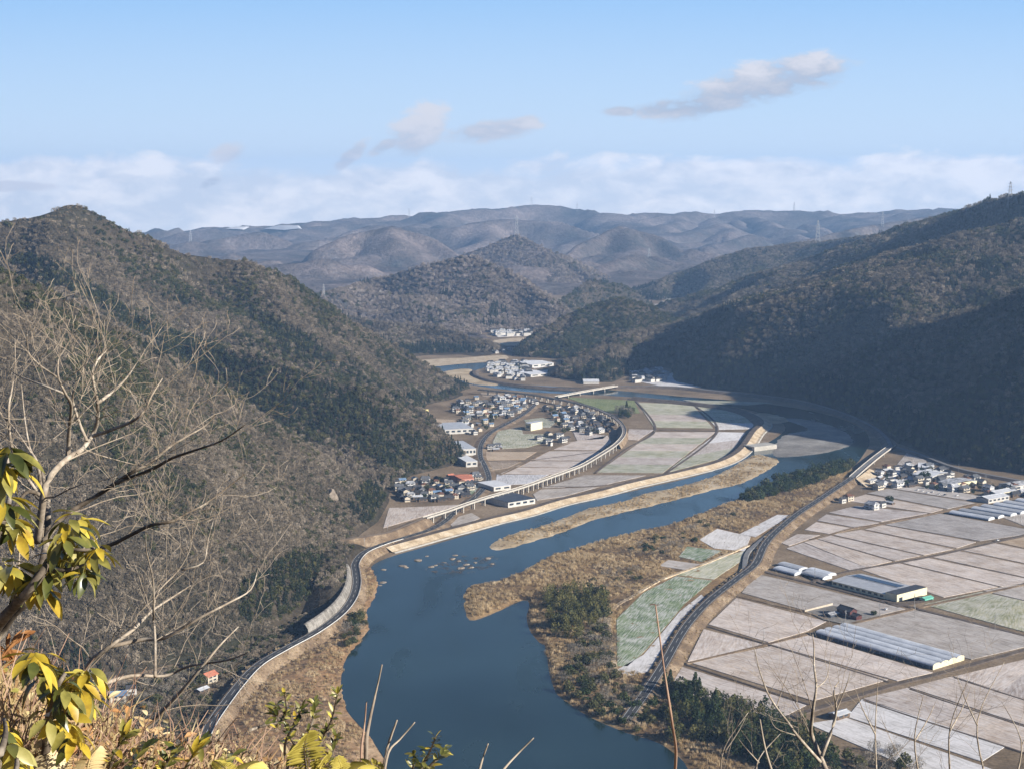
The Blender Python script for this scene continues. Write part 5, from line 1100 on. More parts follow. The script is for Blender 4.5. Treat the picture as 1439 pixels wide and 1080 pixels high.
# ------------------------------------------------------------ riverside vegetation
def leaf_mat(name, stops, rough=0.8, spec=0.2, trans=0.25, vary=0.0):
    m, N, bs = mat_base(name, rough, spec)
    pc = pos_coord(N); f = N.m('ADD', N.m('MULTIPLY', N.noise(pc, vary or 0.8, 3, 0.6), 0.7), N.m('MULTIPLY', N.n('ShaderNodeObjectInfo').outputs['Random'], 0.3))
    c = N.ramp(f, stops); setc(N, bs, c)
    if trans:
        tr = N.n('ShaderNodeBsdfTranslucent', {'Color': c}); mx = N.n('ShaderNodeMixShader', {0: trans, 1: bs.outputs[0], 2: tr.outputs[0]})
        out = [n for n in m.node_tree.nodes if n.type == 'OUTPUT_MATERIAL'][0]; N.t.links.new(mx.outputs[0], out.inputs['Surface'])
    return m
leaf_mat('bamboo_leaf', [(0.25, (0.055, 0.065, 0.018)), (0.5, (0.12, 0.115, 0.035)), (0.75, (0.21, 0.18, 0.065))])
leaf_mat('dark_leaf', [(0.25, (0.018, 0.032, 0.012)), (0.5, (0.035, 0.055, 0.018)), (0.75, (0.075, 0.085, 0.03))])
leaf_mat('olive_leaf', [(0.25, (0.04, 0.045, 0.018)), (0.5, (0.075, 0.08, 0.03)), (0.75, (0.13, 0.12, 0.05))])
leaf_mat('grey_twig', [(0.25, (0.10, 0.085, 0.065)), (0.5, (0.17, 0.15, 0.12)), (0.75, (0.26, 0.23, 0.19))], trans=0)
leaf_mat('reed_blade', [(0.25, (0.20, 0.135, 0.065)), (0.5, (0.44, 0.325, 0.18)), (0.75, (0.64, 0.52, 0.345))], vary=0.03)
leaf_mat('brown_brush', [(0.25, (0.06, 0.042, 0.03)), (0.5, (0.12, 0.088, 0.062)), (0.75, (0.20, 0.155, 0.11))], trans=0)
mat_noise('bark', [(0.3, (0.06, 0.048, 0.036)), (0.7, (0.14, 0.115, 0.09))], 3.0)
def sh_plume(r):
    k = r.randrange(5); cx, cy = [(0, 0), (.22, .1), (-.2, .15), (.05, -.22), (-.15, -.12)][k]; z = r.random(); q = 0.17 * (1 - 0.6 * abs(2 * z - 0.9)) * r.uniform(0.5, 1.05); w = r.uniform(0, 6.28)
    return Vector((cx + q * math.cos(w) + 0.08 * z * z, cy + q * math.sin(w), 0.15 + z * (0.95 - 0.08 * k)))
def plant_proto(name, cat, trunks, crown, cm, hgt=1.0):
    t = thing(name, 'plant', cat, FAR_AWAY); mb = MB()
    for p_ in trunks: mb.tube([(p_[0], p_[1], -0.05), (p_[0] * 1.3, p_[1] * 1.3, p_[2])], [p_[3], p_[3] * 0.5], 5)
    mb.obj('trunk', M_['bark'], t); crown.obj('crown', M_[cm], t); return t
TP = {'bamboo': [plant_proto('bamboo_clump', 'bamboo', [(0, 0, .5, .012), (.15, .08, .5, .012), (-.14, .1, .5, .012)], leafy(420, sh_plume, 0.055, 41, 0.5, 0.4), 'bamboo_leaf')],
      'cedar': [plant_proto('cedar_tree', 'tree', [(0, 0, .9, .03)], leafy(420, sh_cone, 0.06, 42, -0.2, 0.6), 'dark_leaf')],
      'ever': [plant_proto('evergreen_tree', 'tree', [(0, 0, .5, .035)], leafy(460, sh_lumpy, 0.055, 43), 'dark_leaf')],
      'dark': [plant_proto('bamboo_clump', 'bamboo', [(0, 0, .5, .012), (.15, .08, .5, .012), (-.14, .1, .5, .012)], leafy(440, sh_plume, 0.055, 46, 0.5, 0.4), 'dark_leaf')],
      'olive': [plant_proto('riverside_bush', 'bush', [(0, 0, .4, .03), (.1, 0, .4, .02)], leafy(420, sh_lumpy, 0.055, 44), 'olive_leaf')],
      'bare': [plant_proto('bare_tree', 'tree', [(0, 0, .5, .025), (.08, .05, .5, .02), (-.07, .06, .5, .02)], leafy(330, sh_dome, 0.10, 45, 1.0, 0.10), 'grey_twig')]}
USED = set()
def plant(kind, p, s_, hs, label, group, rz=0):
    o = TP[kind][0]
    if kind in USED: o = copy_thing(o, p, rz, (s_, s_, s_ * hs), label, group)
    else: USED.add(kind); o.location = p; o.scale = (s_, s_, s_ * hs); o.rotation_euler = (0, 0, rz); o['label'] = label; o['group'] = group
    return o
PLANTED = []
def grove(poly, n, kinds, size, hs, where, group, spacing, seed, z=0.6):
    lr = random.Random(seed); xy = poly_xy(poly); x0, y0 = xy.min(0); x1, y1 = xy.max(0); c_ = 0
    for _ in range(n * 60):
        if c_ >= n: break
        x, y = lr.uniform(x0, x1), lr.uniform(y0, y1)
        if not inside(xy, np.array([x]), np.array([y]))[0] or any((x - a) ** 2 + (y - b_) ** 2 < spacing ** 2 for a, b_ in PLANTED): continue
        k = lr.choice(kinds); s_ = lr.uniform(*size); PLANTED.append((x, y)); c_ += 1
        nm = {'dark': 'dark green bamboo clump', 'bamboo': 'yellow green bamboo clump', 'cedar': 'dark green conical tree', 'ever': 'dark rounded evergreen', 'olive': 'olive leafy bush', 'bare': 'grey leafless tree'}[k]
        plant(k, (x, y, z), s_, hs * lr.uniform(0.8, 1.2), f'{nm} {where}', group, lr.uniform(0, 6.28))
grove([(768, 842), (800, 828), (848, 842), (852, 868), (815, 900), (774, 905)], 62, ['bamboo', 'bamboo', 'bamboo', 'bamboo', 'olive'], (11, 15), 1.0, 'of the grove where the river narrows', 'grove where the river narrows', 5.5, 1)
grove([(806, 905), (850, 872), (862, 900), (866, 945), (880, 962), (835, 960), (800, 930)], 46, ['bare', 'bare', 'bare', 'olive'], (8, 11), 0.85, 'of the thicket beside the green crop', 'thicket beside the green crop', 5.5, 2)
grove([(786, 945), (815, 940), (870, 962), (915, 975), (930, 1010), (900, 1032), (850, 1012), (800, 985)], 70, ['olive', 'bare', 'ever', 'olive'], (6, 10), 0.8, 'on the steep shaded bank of the lower river', 'bushes on the shaded lower bank', 4.8, 3)
grove([(925, 962), (970, 975), (1010, 990), (1060, 1003), (1110, 1022), (1150, 1045), (1180, 1085), (1100, 1095), (1040, 1065), (1000, 1045), (950, 1010)], 100, ['cedar', 'ever', 'dark', 'dark', 'olive', 'bamboo'], (11, 16), 0.95, 'of the dark belt below the stubble fields', 'dark tree belt below the stubble fields', 6, 4)
grove([(925, 1000), (985, 1015), (992, 1045), (950, 1050)], 12, ['bamboo', 'olive'], (9, 12), 1.0, 'at the lower river bend', 'bamboo at the lower river bend', 6, 5)
grove([(1150, 1062), (1240, 1050), (1300, 1075), (1290, 1100), (1160, 1100)], 16, ['olive', 'bare', 'bare'], (8, 11), 0.9, 'beside the snowy fields at the bottom edge', 'thicket beside the snowy fields', 7, 6)
grove([(1035, 703), (1075, 690), (1090, 678), (1130, 668), (1165, 658), (1196, 654), (1200, 662), (1150, 680), (1095, 697), (1050, 708)], 120, ['ever', 'dark', 'ever', 'olive'], (11, 15), 0.95, 'of the long hedge between river and raised road', 'hedge between river and raised road', 5.0, 7)
grove([(878, 775), (920, 758), (960, 752), (985, 760), (930, 785)], 34, ['olive', 'bare', 'bare', 'ever'], (6, 10), 0.75, 'in the riverside scrub above the green field', 'bushes in the riverside scrub', 6.5, 8)
grove([(815, 820), (870, 800), (905, 800), (900, 820), (850, 835)], 22, ['bare', 'bare', 'olive'], (5, 8), 0.75, 'in the brown scrub above the bamboo grove', 'low shrubs in the brown scrub', 6.5, 9)
grove([(960, 745), (1010, 725), (1040, 715), (1030, 730), (990, 748)], 22, ['bare', 'bare', 'olive'], (5, 9), 0.75, 'in the reeds near the snowy triangle', 'shrubs in the reeds by the snowy field', 6.5, 10)
grove([(478, 905), (495, 868), (510, 862), (516, 875), (508, 900), (490, 915)], 18, ['olive', 'ever', 'bare'], (6, 10), 0.85, 'on the river side of the riverside road', 'bushes under the riverside road', 5.5, 11, 2.5)
grove([(60, 985), (180, 962), (260, 950), (300, 935), (330, 930), (320, 945), (250, 985), (150, 1030), (40, 1040)], 85, ['bare', 'bare', 'bare', 'olive'], (6, 10), 0.85, 'on the flat below the near slope', 'leafless trees on the flat below the near slope', 6, 12)
grove([(868, 575), (882, 575), (892, 582), (885, 590), (866, 588)], 14, ['ever', 'cedar', 'bare'], (10, 15), 0.9, 'beside the far curve of the viaduct', 'trees beside the far curve of the viaduct', 7, 13)
VT = [((560, 675), (672, 668), (668, 690), (560, 704)), ((640, 570), (712, 575), (680, 610), (650, 606)), ((770, 578), (860, 592), (855, 610), (790, 610)), ((1215, 680), (1300, 655), (1440, 690), (1330, 695)), ((690, 512), (745, 512), (735, 535), (700, 528))]
for k, q in enumerate(VT): grove(list(q), 26, ['ever', 'olive', 'bare', 'cedar', 'olive'], (4, 9), 1.0, ['among the lower village roofs', 'among the upper village roofs', 'among the roofs inside the viaduct curve', 'among the plain village roofs', 'among the far village roofs'][k], 'garden trees of the villages', 7, 20 + k)
p = G(1300, 675); plant('ever', (p.x, p.y, 0.4), 16, 0.9, 'big dark tree between the plain village halls', None); p = G(1250, 706); plant('ever', (p.x, p.y, 0.4), 11, 0.9, 'dark tree beside the lone snow roofed farmhouse', None)
p = G(1228, 864); plant('ever', (p.x, p.y, 0.4), 6, 0.8, 'small round tree right of the maroon farmhouse', None); p = G(1128, 1010); plant('bamboo', (p.x, p.y, 0.4), 8, 0.6, 'pale bush beside the grey field shed', None)
# reeds and brush: countless tufts on the banks
def tuft(n, hgt, spread, lean, seed, w=0.05):
    r = random.Random(seed); mb = MB()
    for _ in range(n):
        x, y = r.gauss(0, spread), r.gauss(0, spread); a = r.uniform(0, 6.28); h_ = hgt * r.uniform(0.5, 1.15); dx, dy = math.cos(a) * lean * h_ * r.random(), math.sin(a) * lean * h_ * r.random(); b_ = a + r.uniform(0.8, 2.2); wx, wy = math.cos(b_) * w, math.sin(b_) * w
        mb.add([(x - wx, y - wy, -0.05), (x + wx, y + wy, -0.05), (x + dx * .5 + wx * .8, y + dy * .5 + wy * .8, h_ * .6), (x + dx + wx * .2, y + dy + wy * .2, h_), (x + dx * .5 - wx * .8, y + dy * .5 - wy * .8, h_ * .6)], [(0, 1, 2, 4), (4, 2, 3)])
    return mb
REEDS = scatter_group('reed_tufts', [proto('reed_tuft', tuft(34, 1.0, 0.34, 0.5, 51), 'reed_blade'), proto('reed_tuft', tuft(34, 1.0, 0.38, 0.8, 52), 'reed_blade'), proto('brush_tuft', leafy(70, sh_dome, 0.13, 53, 0.8, 0.16), 'brown_brush')])
def cover(src, name, label, spacing, size, brush=0.3, thr=-9, cat='reeds'):
    X, Y, Z, res = HILLS[src]; xs = np.arange(X[0, 0], X[0, -1], spacing); ys = np.arange(Y[0, 0], Y[-1, 0], spacing); a, b_ = np.meshgrid(xs, ys)
    a = (a + rng.uniform(-.6, .6, a.shape) * spacing).ravel(); b_ = (b_ + rng.uniform(-.6, .6, b_.shape) * spacing).ravel(); z = bil(Z, (a - X[0, 0]) / res, (b_ - Y[0, 0]) / res)
    pn = fbm(a, b_, 38, 4); k = (z > 0.15) & (pn + 0.2 * rng.standard_normal(len(a)) > thr)
    for poly in KEEP_CLEAR: k &= ~inside(poly, a, b_)
    a, b_, z, pn = a[k], b_[k], z[k], pn[k]; n_ = len(a)
    kd = rng.integers(0, 2, n_); kd[(fbm(a + 300, b_, 55, 3) + 0.25 * rng.standard_normal(n_)) > np.quantile(pn, 1 - brush)] = 2
    s_ = size * rng.uniform(0.5, 1.3, n_) * np.where(kd == 2, 1.1, 1.0); scatter(name, label, np.stack([a, b_, z], 1), kd, np.stack([s_, s_, s_ * rng.uniform(.7, 1.2, n_)], 1), rng.uniform(0, 6.28, n_), REEDS, cat)
KEEP_CLEAR = [poly_xy(q) for q in ([(866, 945), (864, 870), (905, 832), (950, 808), (1005, 785), (1056, 772), (1062, 790), (1000, 845), (950, 905), (915, 950)], [(980, 762), (1008, 742), (1040, 750), (1090, 722), (1114, 724), (1062, 780), (1000, 775)], [(952, 786), (966, 768), (1016, 774), (986, 793)], [(925, 798), (940, 787), (986, 794), (966, 805)],
              [(1090, 760), (1120, 730), (1150, 708), (1180, 688), (1190, 675), (1205, 675), (1180, 700), (1130, 735)])] + [np.array([[p.x + 11, p.y - 4] for p in RR] + [[p.x - 8, p.y + 4] for p in RR[::-1]]), np.array([[p.x + 9, p.y - 4] for p in RS] + [[p.x - 9, p.y + 4] for p in RS[::-1]])]
cover('brown scrub and reed land between the river and the raised road', 'reeds', 'golden reeds and brown brush covering the riverside scrub land', 2.6, 2.3, 0.24, -0.35)
cover('ochre riverbank below the riverside road', 'dry_grass', 'dry brown grass and brush on the ochre riverbank', 2.6, 1.9, 0.45, -0.12, 'grass')
cover('tan sandbar island between the embankment and the main river channel', 'reeds', 'thin dry reeds growing on the sandbar island', 3.2, 1.8, 0.25, 0.0)

pl_ = poly_xy([(596, 800), (625, 786), (660, 778), (700, 782), (694, 800), (655, 806), (615, 806)]); pt_ = []
lr = random.Random(6)
while len(pt_) < 420:
    x, y = lr.uniform(*pl_[:, 0][[pl_[:, 0].argmin(), pl_[:, 0].argmax()]]), lr.uniform(*pl_[:, 1][[pl_[:, 1].argmin(), pl_[:, 1].argmax()]])
    if inside(pl_, np.array([x]), np.array([y]))[0] and perlin(np.array([x / 12]), np.array([y / 12]))[0] > 0.0: pt_.append((x, y, 0.1))
n_ = len(pt_); s_ = 1.5 * rng.uniform(0.4, 1.3, n_); scatter('water_weed', 'dark weeds breaking the surface of the shallow rapids', pt_, np.full(n_, 2), np.stack([s_ * 1.6, s_ * 1.6, s_ * 0.35], 1), rng.uniform(0, 6.28, n_), REEDS, 'water weed')
pl_ = poly_xy([(120, 985), (250, 935), (330, 905), (400, 880), (452, 852), (470, 842), (466, 862), (430, 888), (370, 922), (330, 950), (300, 985), (270, 1040), (230, 1075), (120, 1075)]); pt_ = []
yard_ = [G(294, 958), G(284, 972), G(166, 986), G(185, 975)]
while len(pt_) < 2300:
    x, y = lr.uniform(pl_[:, 0].min(), pl_[:, 0].max()), lr.uniform(pl_[:, 1].min(), pl_[:, 1].max())
    if inside(pl_, np.array([x]), np.array([y]))[0] and all((x - q.x) ** 2 + (y - q.y) ** 2 > 110 for q in yard_): pt_.append((x, y, 0.0))
n_ = len(pt_); s_ = 4.2 * rng.uniform(0.4, 1.3, n_); scatter('brushwood', 'low grey brown brush on the flat between near slope and riverside road', pt_, rng.integers(0, 4, n_), np.stack([s_, s_, s_ * 0.9], 1), rng.uniform(0, 6.28, n_), None, 'brush')
for pp in ([(372, 323), (392, 318.5), (418, 318.5), (422, 323), (400, 325)], [(318, 323), (332, 320), (348, 320), (340, 324)], [(231, 329), (250, 326), (254, 329), (240, 331)]):
    q = [hit(x, y, ['skyline_ridge', 'middle_ridge', 'upland']) if False else hit(x, y + 1.5, ['skyline_ridge', 'middle_ridge']) for x, y in pp]
    q = [v + Vector((0, -30, 16)) for v in q if v is not None]
    if len(q) > 2:
        c_ = sum(q, Vector()) / len(q); mb = MB(); mb.add(q + [v + Vector((0, 120, -6)) for v in q] + [c_ + Vector((0, 0, 4))], [(i, (i + 1) % len(q), 2 * len(q)) for i in range(len(q))] + [(i, i + len(q), (i + 1) % len(q) + len(q), (i + 1) % len(q)) for i in range(len(q))])
        setting(mb.obj('snow_field', M_['snow']), 'bright snow patch on the far plateau at the skyline')
def verge(path, w, zr, name, label, seed):
    lr = random.Random(seed); pts = []
    for i in range(1, len(path) - 1):
        p = path[i]; d = (path[i + 1] - path[i - 1]); d.z = 0; d.normalize(); r = Vector((d.y, -d.x, 0))
        for _ in range(9):
            sg = lr.choice((-1, 1)); run = p.z * zr; o_ = w + run * lr.random() ** 1.3; q = p + r * (sg * o_) + d * lr.uniform(-4, 4); pts.append((q.x, q.y, max(0.1, p.z * (1 - (o_ - w) / max(run, .1)) - 0.3)))
    n_ = len(pts); s_ = 1.5 * rng.uniform(0.4, 1.2, n_); scatter(name, label, pts, rng.integers(0, 3, n_), np.stack([s_, s_, s_ * 0.8], 1), rng.uniform(0, 6.28, n_), REEDS, 'grass')
verge(RR, 5.4, 1.75, 'verge_grass', 'rough dry grass on the banks of the raised road', 1)
verge(rs_low, 5.6, 0.95, 'verge_grass', 'rough dry grass on the banks of the riverside road', 2)
# ------------------------------------------------------------ foreground: the brushy slope under the viewer
mat_noise('brush_soil', [(0.3, (0.06, 0.042, 0.026)), (0.5, (0.13, 0.09, 0.055)), (0.7, (0.22, 0.155, 0.09))], 2.0, 6, fine=(14, 0.5), bump=1.0, bscale=9)
FGC = sorted([tuple(P(*q)) for q in [(-260, 930, 5.5), (0, 985, 6.0), (150, 1035, 6.4), (250, 1075, 6.8), (400, 1105, 7.4), (560, 1130, 8.0), (800, 1160, 9), (1100, 1160, 11), (1500, 1140, 13)]])
fx_ = [c_[0] for c_ in FGC]
def fg_z(x, y):
    yc = np.interp(x, fx_, [c_[1] for c_ in FGC]); zc = np.interp(x, fx_, [c_[2] for c_ in FGC])
    return np.where(y < yc, zc + (yc - y) * 0.13, zc - (y - yc) * 0.58)
X, Y = np.meshgrid(np.concatenate([np.arange(-40, -5, 1.5), np.arange(-5, 9, 0.12), np.arange(9, 45, 1.5)]), np.concatenate([np.arange(-12, 2, 1.0), np.arange(2, 12, 0.12), np.arange(12, 90, 1.5)]))
Z = fg_z(X, Y) + 0.10 * fbm(X, Y, 0.9, 4); setting(grid_mesh('hillside', X, Y, Z, np.ones(X.shape, bool), M_['brush_soil']), 'brushy brown hillside in the foreground'); 

mat_noise('pale_bark', [(0.25, (0.13, 0.10, 0.075)), (0.5, (0.30, 0.25, 0.195)), (0.7, (0.48, 0.43, 0.36))], 6.0, 5, fine=(40, 0.3))
mat_noise('dark_bark', [(0.25, (0.045, 0.034, 0.026)), (0.5, (0.12, 0.098, 0.075)), (0.72, (0.36, 0.31, 0.25))], 5.0, 5, fine=(40, 0.35))
mat_noise('red_twig', [(0.3, (0.20, 0.115, 0.08)), (0.7, (0.36, 0.25, 0.18))], 5.0)
mat_noise('twig', [(0.3, (0.16, 0.125, 0.095)), (0.7, (0.36, 0.305, 0.24))], 5.0)
def limb3(pp, Y0, dY=0.0, lr=random):
    """a limb drawn through photo points at about Y0 metres, wandering a little in depth"""
    ph = lr.uniform(0, 6); n = len(pp); pts = [P(x, y, Y0 + dY * i / max(n - 1, 1) + 0.25 * math.sin(ph + i * 0.9)) for i, (x, y) in enumerate(pp)]
    return catmull(pts, 4)
def sprout(mb, pts, r0, r1, lr, depth, rate, length, up=0.25, n=5, twist=0.8):
    k = len(pts); rad = [r0 + (r1 - r0) * i / (k - 1) for i in range(k)]; mb.tube(pts, rad, n, cap=True)
    if depth <= 0: return
    tot = sum((b_ - a).length for a, b_ in zip(pts, pts[1:])); acc = 0; nxt = tot * 0.18
    for i in range(1, k):
        sg = pts[i] - pts[i - 1]; acc += sg.length
        while acc > nxt:
            nxt += rate * lr.uniform(0.6, 1.5); d = sg.normalized()
            side = Vector((lr.gauss(0, 1), lr.gauss(0, 0.55), lr.gauss(0.25, 0.8))); side = (side - d * side.dot(d)).normalized()
            dr = (d * lr.uniform(0.5, 1.0) + side * twist + Vector((0, 0, up))).normalized(); ln = length * lr.uniform(0.45, 1.25) * (1 - 0.45 * acc / tot); q = pts[i].copy(); br = [q.copy()]
            m_ = 5
            for j in range(m_):
                dr = (dr + Vector((lr.gauss(0, .17), lr.gauss(0, .13), lr.gauss(0.04, .17)))).normalized(); q = q + dr * (ln / m_); br.append(q.copy())
            r_ = min(rad[i] * 0.62, 0.009 + ln * 0.008); sprout(mb, br, r_, max(0.0016, r_ * 0.25), lr, depth - 1, rate * 0.55, length * 0.48, up, max(3, n - 1), twist)
def bare_tree(label, limbs, Y0, seed, mat, thin=0.72, r0=0.03, depth=2, rate=0.30, length=0.75, tw='twig', extra_twigs=True, name='bare_tree'):
    lr = random.Random(seed); root = P(*limbs[0][0][0], Y0); t = thing(name, label, 'tree', root)
    for i, (pp, ra, rb, dY) in enumerate(limbs):
        mb = MB(); pts = limb3(pp, Y0, dY, lr); pts = [p - root for p in pts]; k = len(pts)
        ra, rb = ra * thin, rb * thin; mb.tube(pts, [ra + (rb - ra) * j / (k - 1) for j in range(k)], 7); mb.obj('limb' if i else 'trunk', M_[mat], t, smooth=True)
        if depth > 0:
            mb = MB(); mb2 = MB(); sprout(mb2, pts, ra * 0.5, rb * 0.5, lr, depth, rate, length); mb2.obj('twigs', M_[tw], t)
    return t
bare_tree('pale leafless tree spreading tall branches over the near slope at left', [
    ([(52, 760), (58, 720), (65, 680), (82, 655), (100, 640), (116, 630), (131, 608), (137, 588), (136, 560), (130, 528), (136, 508), (150, 492)], 0.034, 0.007, 0.5), ([(131, 612), (155, 604), (185, 592), (202, 578), (213, 556), (228, 532)], 0.017, 0.004, -0.4), ([(136, 567), (162, 547), (180, 528), (192, 510)], 0.015, 0.004, 0.5),
    ([(95, 645), (97, 605), (100, 570), (92, 553), (82, 530), (82, 505)], 0.020, 0.005, -0.5), ([(91, 553), (60, 541), (30, 530), (14, 520)], 0.011, 0.003, 0.4), ([(82, 531), (57, 514), (40, 495), (38, 470)], 0.010, 0.003, -0.3), ([(122, 619), (111, 592), (102, 562), (106, 545), (118, 518)], 0.015, 0.004, 0.4)], 9.0, 11, 'pale_bark', depth=3, rate=0.23, length=0.8)
bare_tree('thin pale leafless tree at the left edge', [([(60, 760), (58, 690), (52, 650), (42, 630), (35, 590), (30, 540)], 0.022, 0.004, 0.3), ([(52, 690), (20, 640), (12, 582), (17, 545), (21, 515), (21, 476)], 0.016, 0.003, 0.4), ([(44, 636), (30, 615), (15, 595), (-10, 570)], 0.009, 0.003, -0.3)], 10.0, 12, 'pale_bark', depth=3, rate=0.25, length=0.7)
bare_tree('dark barked leaning tree with long pale branches reaching right', [
    ([(-30, 930), (0, 888), (18, 862), (45, 836), (58, 795), (66, 755), (67, 705), (60, 665), (55, 650)], 0.055, 0.016, 0.5), ([(62, 760), (85, 730), (104, 715), (133, 698), (160, 680), (184, 664), (211, 650), (236, 629), (262, 613), (288, 598), (305, 580)], 0.028, 0.005, 0.6), ([(164, 678), (213, 659), (240, 644), (271, 633), (311, 619), (345, 596)], 0.019, 0.004, -0.5),
    ([(60, 800), (90, 780), (118, 773), (155, 765), (184, 751), (213, 737), (242, 732), (262, 721), (289, 707), (320, 684), (345, 665)], 0.026, 0.005, 0.3), ([(66, 700), (40, 690), (20, 712), (-10, 740)], 0.02, 0.012, 0.1)], 9.5, 13, 'dark_bark', depth=3, rate=0.26, length=0.75)
bare_tree('bare crooked tree below the leafy shrub with branches over the roadside house', [
    ([(90, 1085), (105, 1000), (120, 945), (129, 927), (155, 907), (187, 884), (213, 858), (240, 840), (268, 822)], 0.034, 0.006, 0.8), ([(112, 985), (138, 964), (184, 949), (231, 949), (267, 935), (320, 927), (350, 915)], 0.022, 0.005, -0.4), ([(155, 908), (200, 898), (233, 895), (278, 869), (320, 847), (352, 828), (362, 800)], 0.022, 0.004, 0.6),
    ([(190, 1040), (207, 1022), (236, 991), (262, 962), (289, 930), (310, 905), (335, 880)], 0.028, 0.005, 0.2), ([(218, 950), (218, 900), (218, 840), (251, 800), (267, 769), (271, 735)], 0.015, 0.004, 0.5), ([(216, 870), (215, 815), (206, 776), (205, 750)], 0.010, 0.003, -0.3), ([(255, 800), (285, 790), (292, 760), (300, 730)], 0.009, 0.003, 0.4)], 9.8, 14, 'pale_bark', depth=3, rate=0.25, length=0.76)
bare_tree('pale forked leafless tree standing before the snowy fields at lower right', [
    ([(1172, 1110), (1160, 1080), (1149, 1053), (1140, 1029), (1141, 1010), (1143, 992), (1147, 964), (1144, 935), (1144, 910), (1142, 890)], 0.055, 0.008, 0.5), ([(1155, 1062), (1171, 1018), (1175, 995), (1172, 970), (1180, 955)], 0.038, 0.007, 0.5), ([(1174, 1000), (1189, 964), (1195, 942)], 0.016, 0.005, 0.4), ([(1153, 1070), (1122, 1035), (1108, 1015), (1091, 993), (1078, 971), (1067, 940), (1060, 910)], 0.032, 0.006, -0.6),
    ([(1091, 993), (1100, 965), (1108, 942)], 0.012, 0.004, -0.3), ([(1147, 966), (1162, 951), (1168, 912)], 0.013, 0.004, 0.3), ([(1120, 1033), (1090, 1022), (1080, 1000)], 0.012, 0.004, 0.2)], 17, 15, 'pale_bark', thin=0.62, depth=3, rate=0.5, length=1.2)
lr = random.Random(21)
for k, (x, y, h_, w) in enumerate([(1232, 1100, 150, 'left of the snowy strip'), (1292, 1095, 120, 'in front of the snowy strip'), (1335, 1090, 140, 'near the bottom right corner'), (1385, 1095, 165, 'taller than its neighbours near the right edge'), (1428, 1095, 110, 'at the right edge'), (1062, 1100, 70, 'before the dark tree belt'), (1012, 1100, 100, 'left of the pale forked tree')]):
    sg_ = lr.choice((-1, 1)); top = (x + lr.uniform(-25, 40), y - h_); mid = (x + lr.uniform(-12, 12), y - h_ * 0.5)
    bare_tree('thin leafless sapling ' + w, [([(x, y + 20), (x, y), mid, top], 0.026, 0.004, 0.5), ([(mid[0], mid[1] + 6), (mid[0] + sg_ * 18, mid[1] - h_ * 0.2), (mid[0] + sg_ * 30, mid[1] - h_ * 0.42)], 0.014, 0.003, 0.4)], 17.5 + k * 0.4, 30 + k, 'pale_bark', thin=0.75, depth=3, rate=0.45, length=1.05, name='sapling')
def stalk(label, pp, Y0, ra, rb, m_='red_twig', name='bare_stalk'):
    root = P(*pp[-1], Y0); t = thing(name, label, 'stalk', root); mb = MB(); pts = [p - root for p in limb3(pp, Y0, 0.2, random.Random(3))]; k = len(pts); mb.tube(pts, [rb + (ra - rb) * j / (k - 1) for j in range(k)], 6); mb.obj('stem', M_[m_], t, smooth=True); return t
stalk('tall thin reddish stalk standing in front of the raised road', [(921, 849), (927, 893), (933, 938), (940, 984), (945, 1018), (950, 1053), (948, 1090)], 7.0, 0.008, 0.0035)
stalk('pale upright stalk rising before the river bend', [(537, 933), (527, 978), (520, 1009), (515, 1040), (514, 1090)], 7.5, 0.012, 0.004, 'twig')
stalk('thinner reddish stalk just left of the pale upright one', [(515, 985), (512, 1020), (508, 1050), (507, 1095)], 7.5, 0.009, 0.003)
stalk('short pale forked stalk over the river', [(558, 1011), (544, 1051), (538, 1095)], 7.5, 0.012, 0.004, 'twig'); stalk('slanting bare twig beside the forked stalk', [(583, 1014), (562, 1038), (546, 1056), (538, 1098)], 7.5, 0.008, 0.003, 'twig')
stalk('small slanting twig over the water at the bottom edge', [(686, 1044), (678, 1066), (670, 1096)], 7.5, 0.008, 0.003, 'twig'); stalk('long slanting twig right of the small one at the bottom edge', [(750, 1036), (728, 1058), (708, 1080), (695, 1100)], 7.5, 0.008, 0.003, 'twig')
stalk('dark twig at the bottom edge beneath the tree belt', [(1068, 1010), (1075, 1050), (1090, 1100)], 12, 0.014, 0.005, 'twig')

# leafy shrub -------------------------------------------------------------------
leaf_mat('yellow_leaf', [(0.3, (0.33, 0.22, 0.03)), (0.45, (0.52, 0.38, 0.04)), (0.6, (0.58, 0.46, 0.07)), (0.75, (0.40, 0.38, 0.09))], 0.45, 0.45, 0.3, 16.0)
leaf_mat('lime_leaf', [(0.3, (0.13, 0.125, 0.03)), (0.5, (0.27, 0.245, 0.06)), (0.7, (0.40, 0.36, 0.13))], 0.4, 0.45, 0.25, 16.0)
leaf_mat('deep_leaf', [(0.3, (0.035, 0.045, 0.012)), (0.5, (0.075, 0.085, 0.02)), (0.7, (0.15, 0.15, 0.04))], 0.3, 0.5, 0.15, 9.0)
leaf_mat('dead_leaf', [(0.3, (0.20, 0.10, 0.04)), (0.5, (0.42, 0.26, 0.12)), (0.7, (0.60, 0.44, 0.25))], 0.8, 0.2, 0.25, 5.0)
leaf_mat('straw', [(0.3, (0.34, 0.24, 0.10)), (0.5, (0.52, 0.40, 0.20)), (0.7, (0.66, 0.55, 0.34))], 0.8, 0.2, 0.2, 4.0)
leaf_mat('fern_leaf', [(0.3, (0.30, 0.25, 0.04)), (0.5, (0.46, 0.38, 0.08)), (0.7, (0.58, 0.50, 0.16))], 0.7, 0.2, 0.3, 4.0)
leaf_mat('rust_fern', [(0.3, (0.26, 0.11, 0.04)), (0.5, (0.42, 0.21, 0.08)), (0.7, (0.55, 0.33, 0.16))], 0.8, 0.2, 0.3, 4.0)
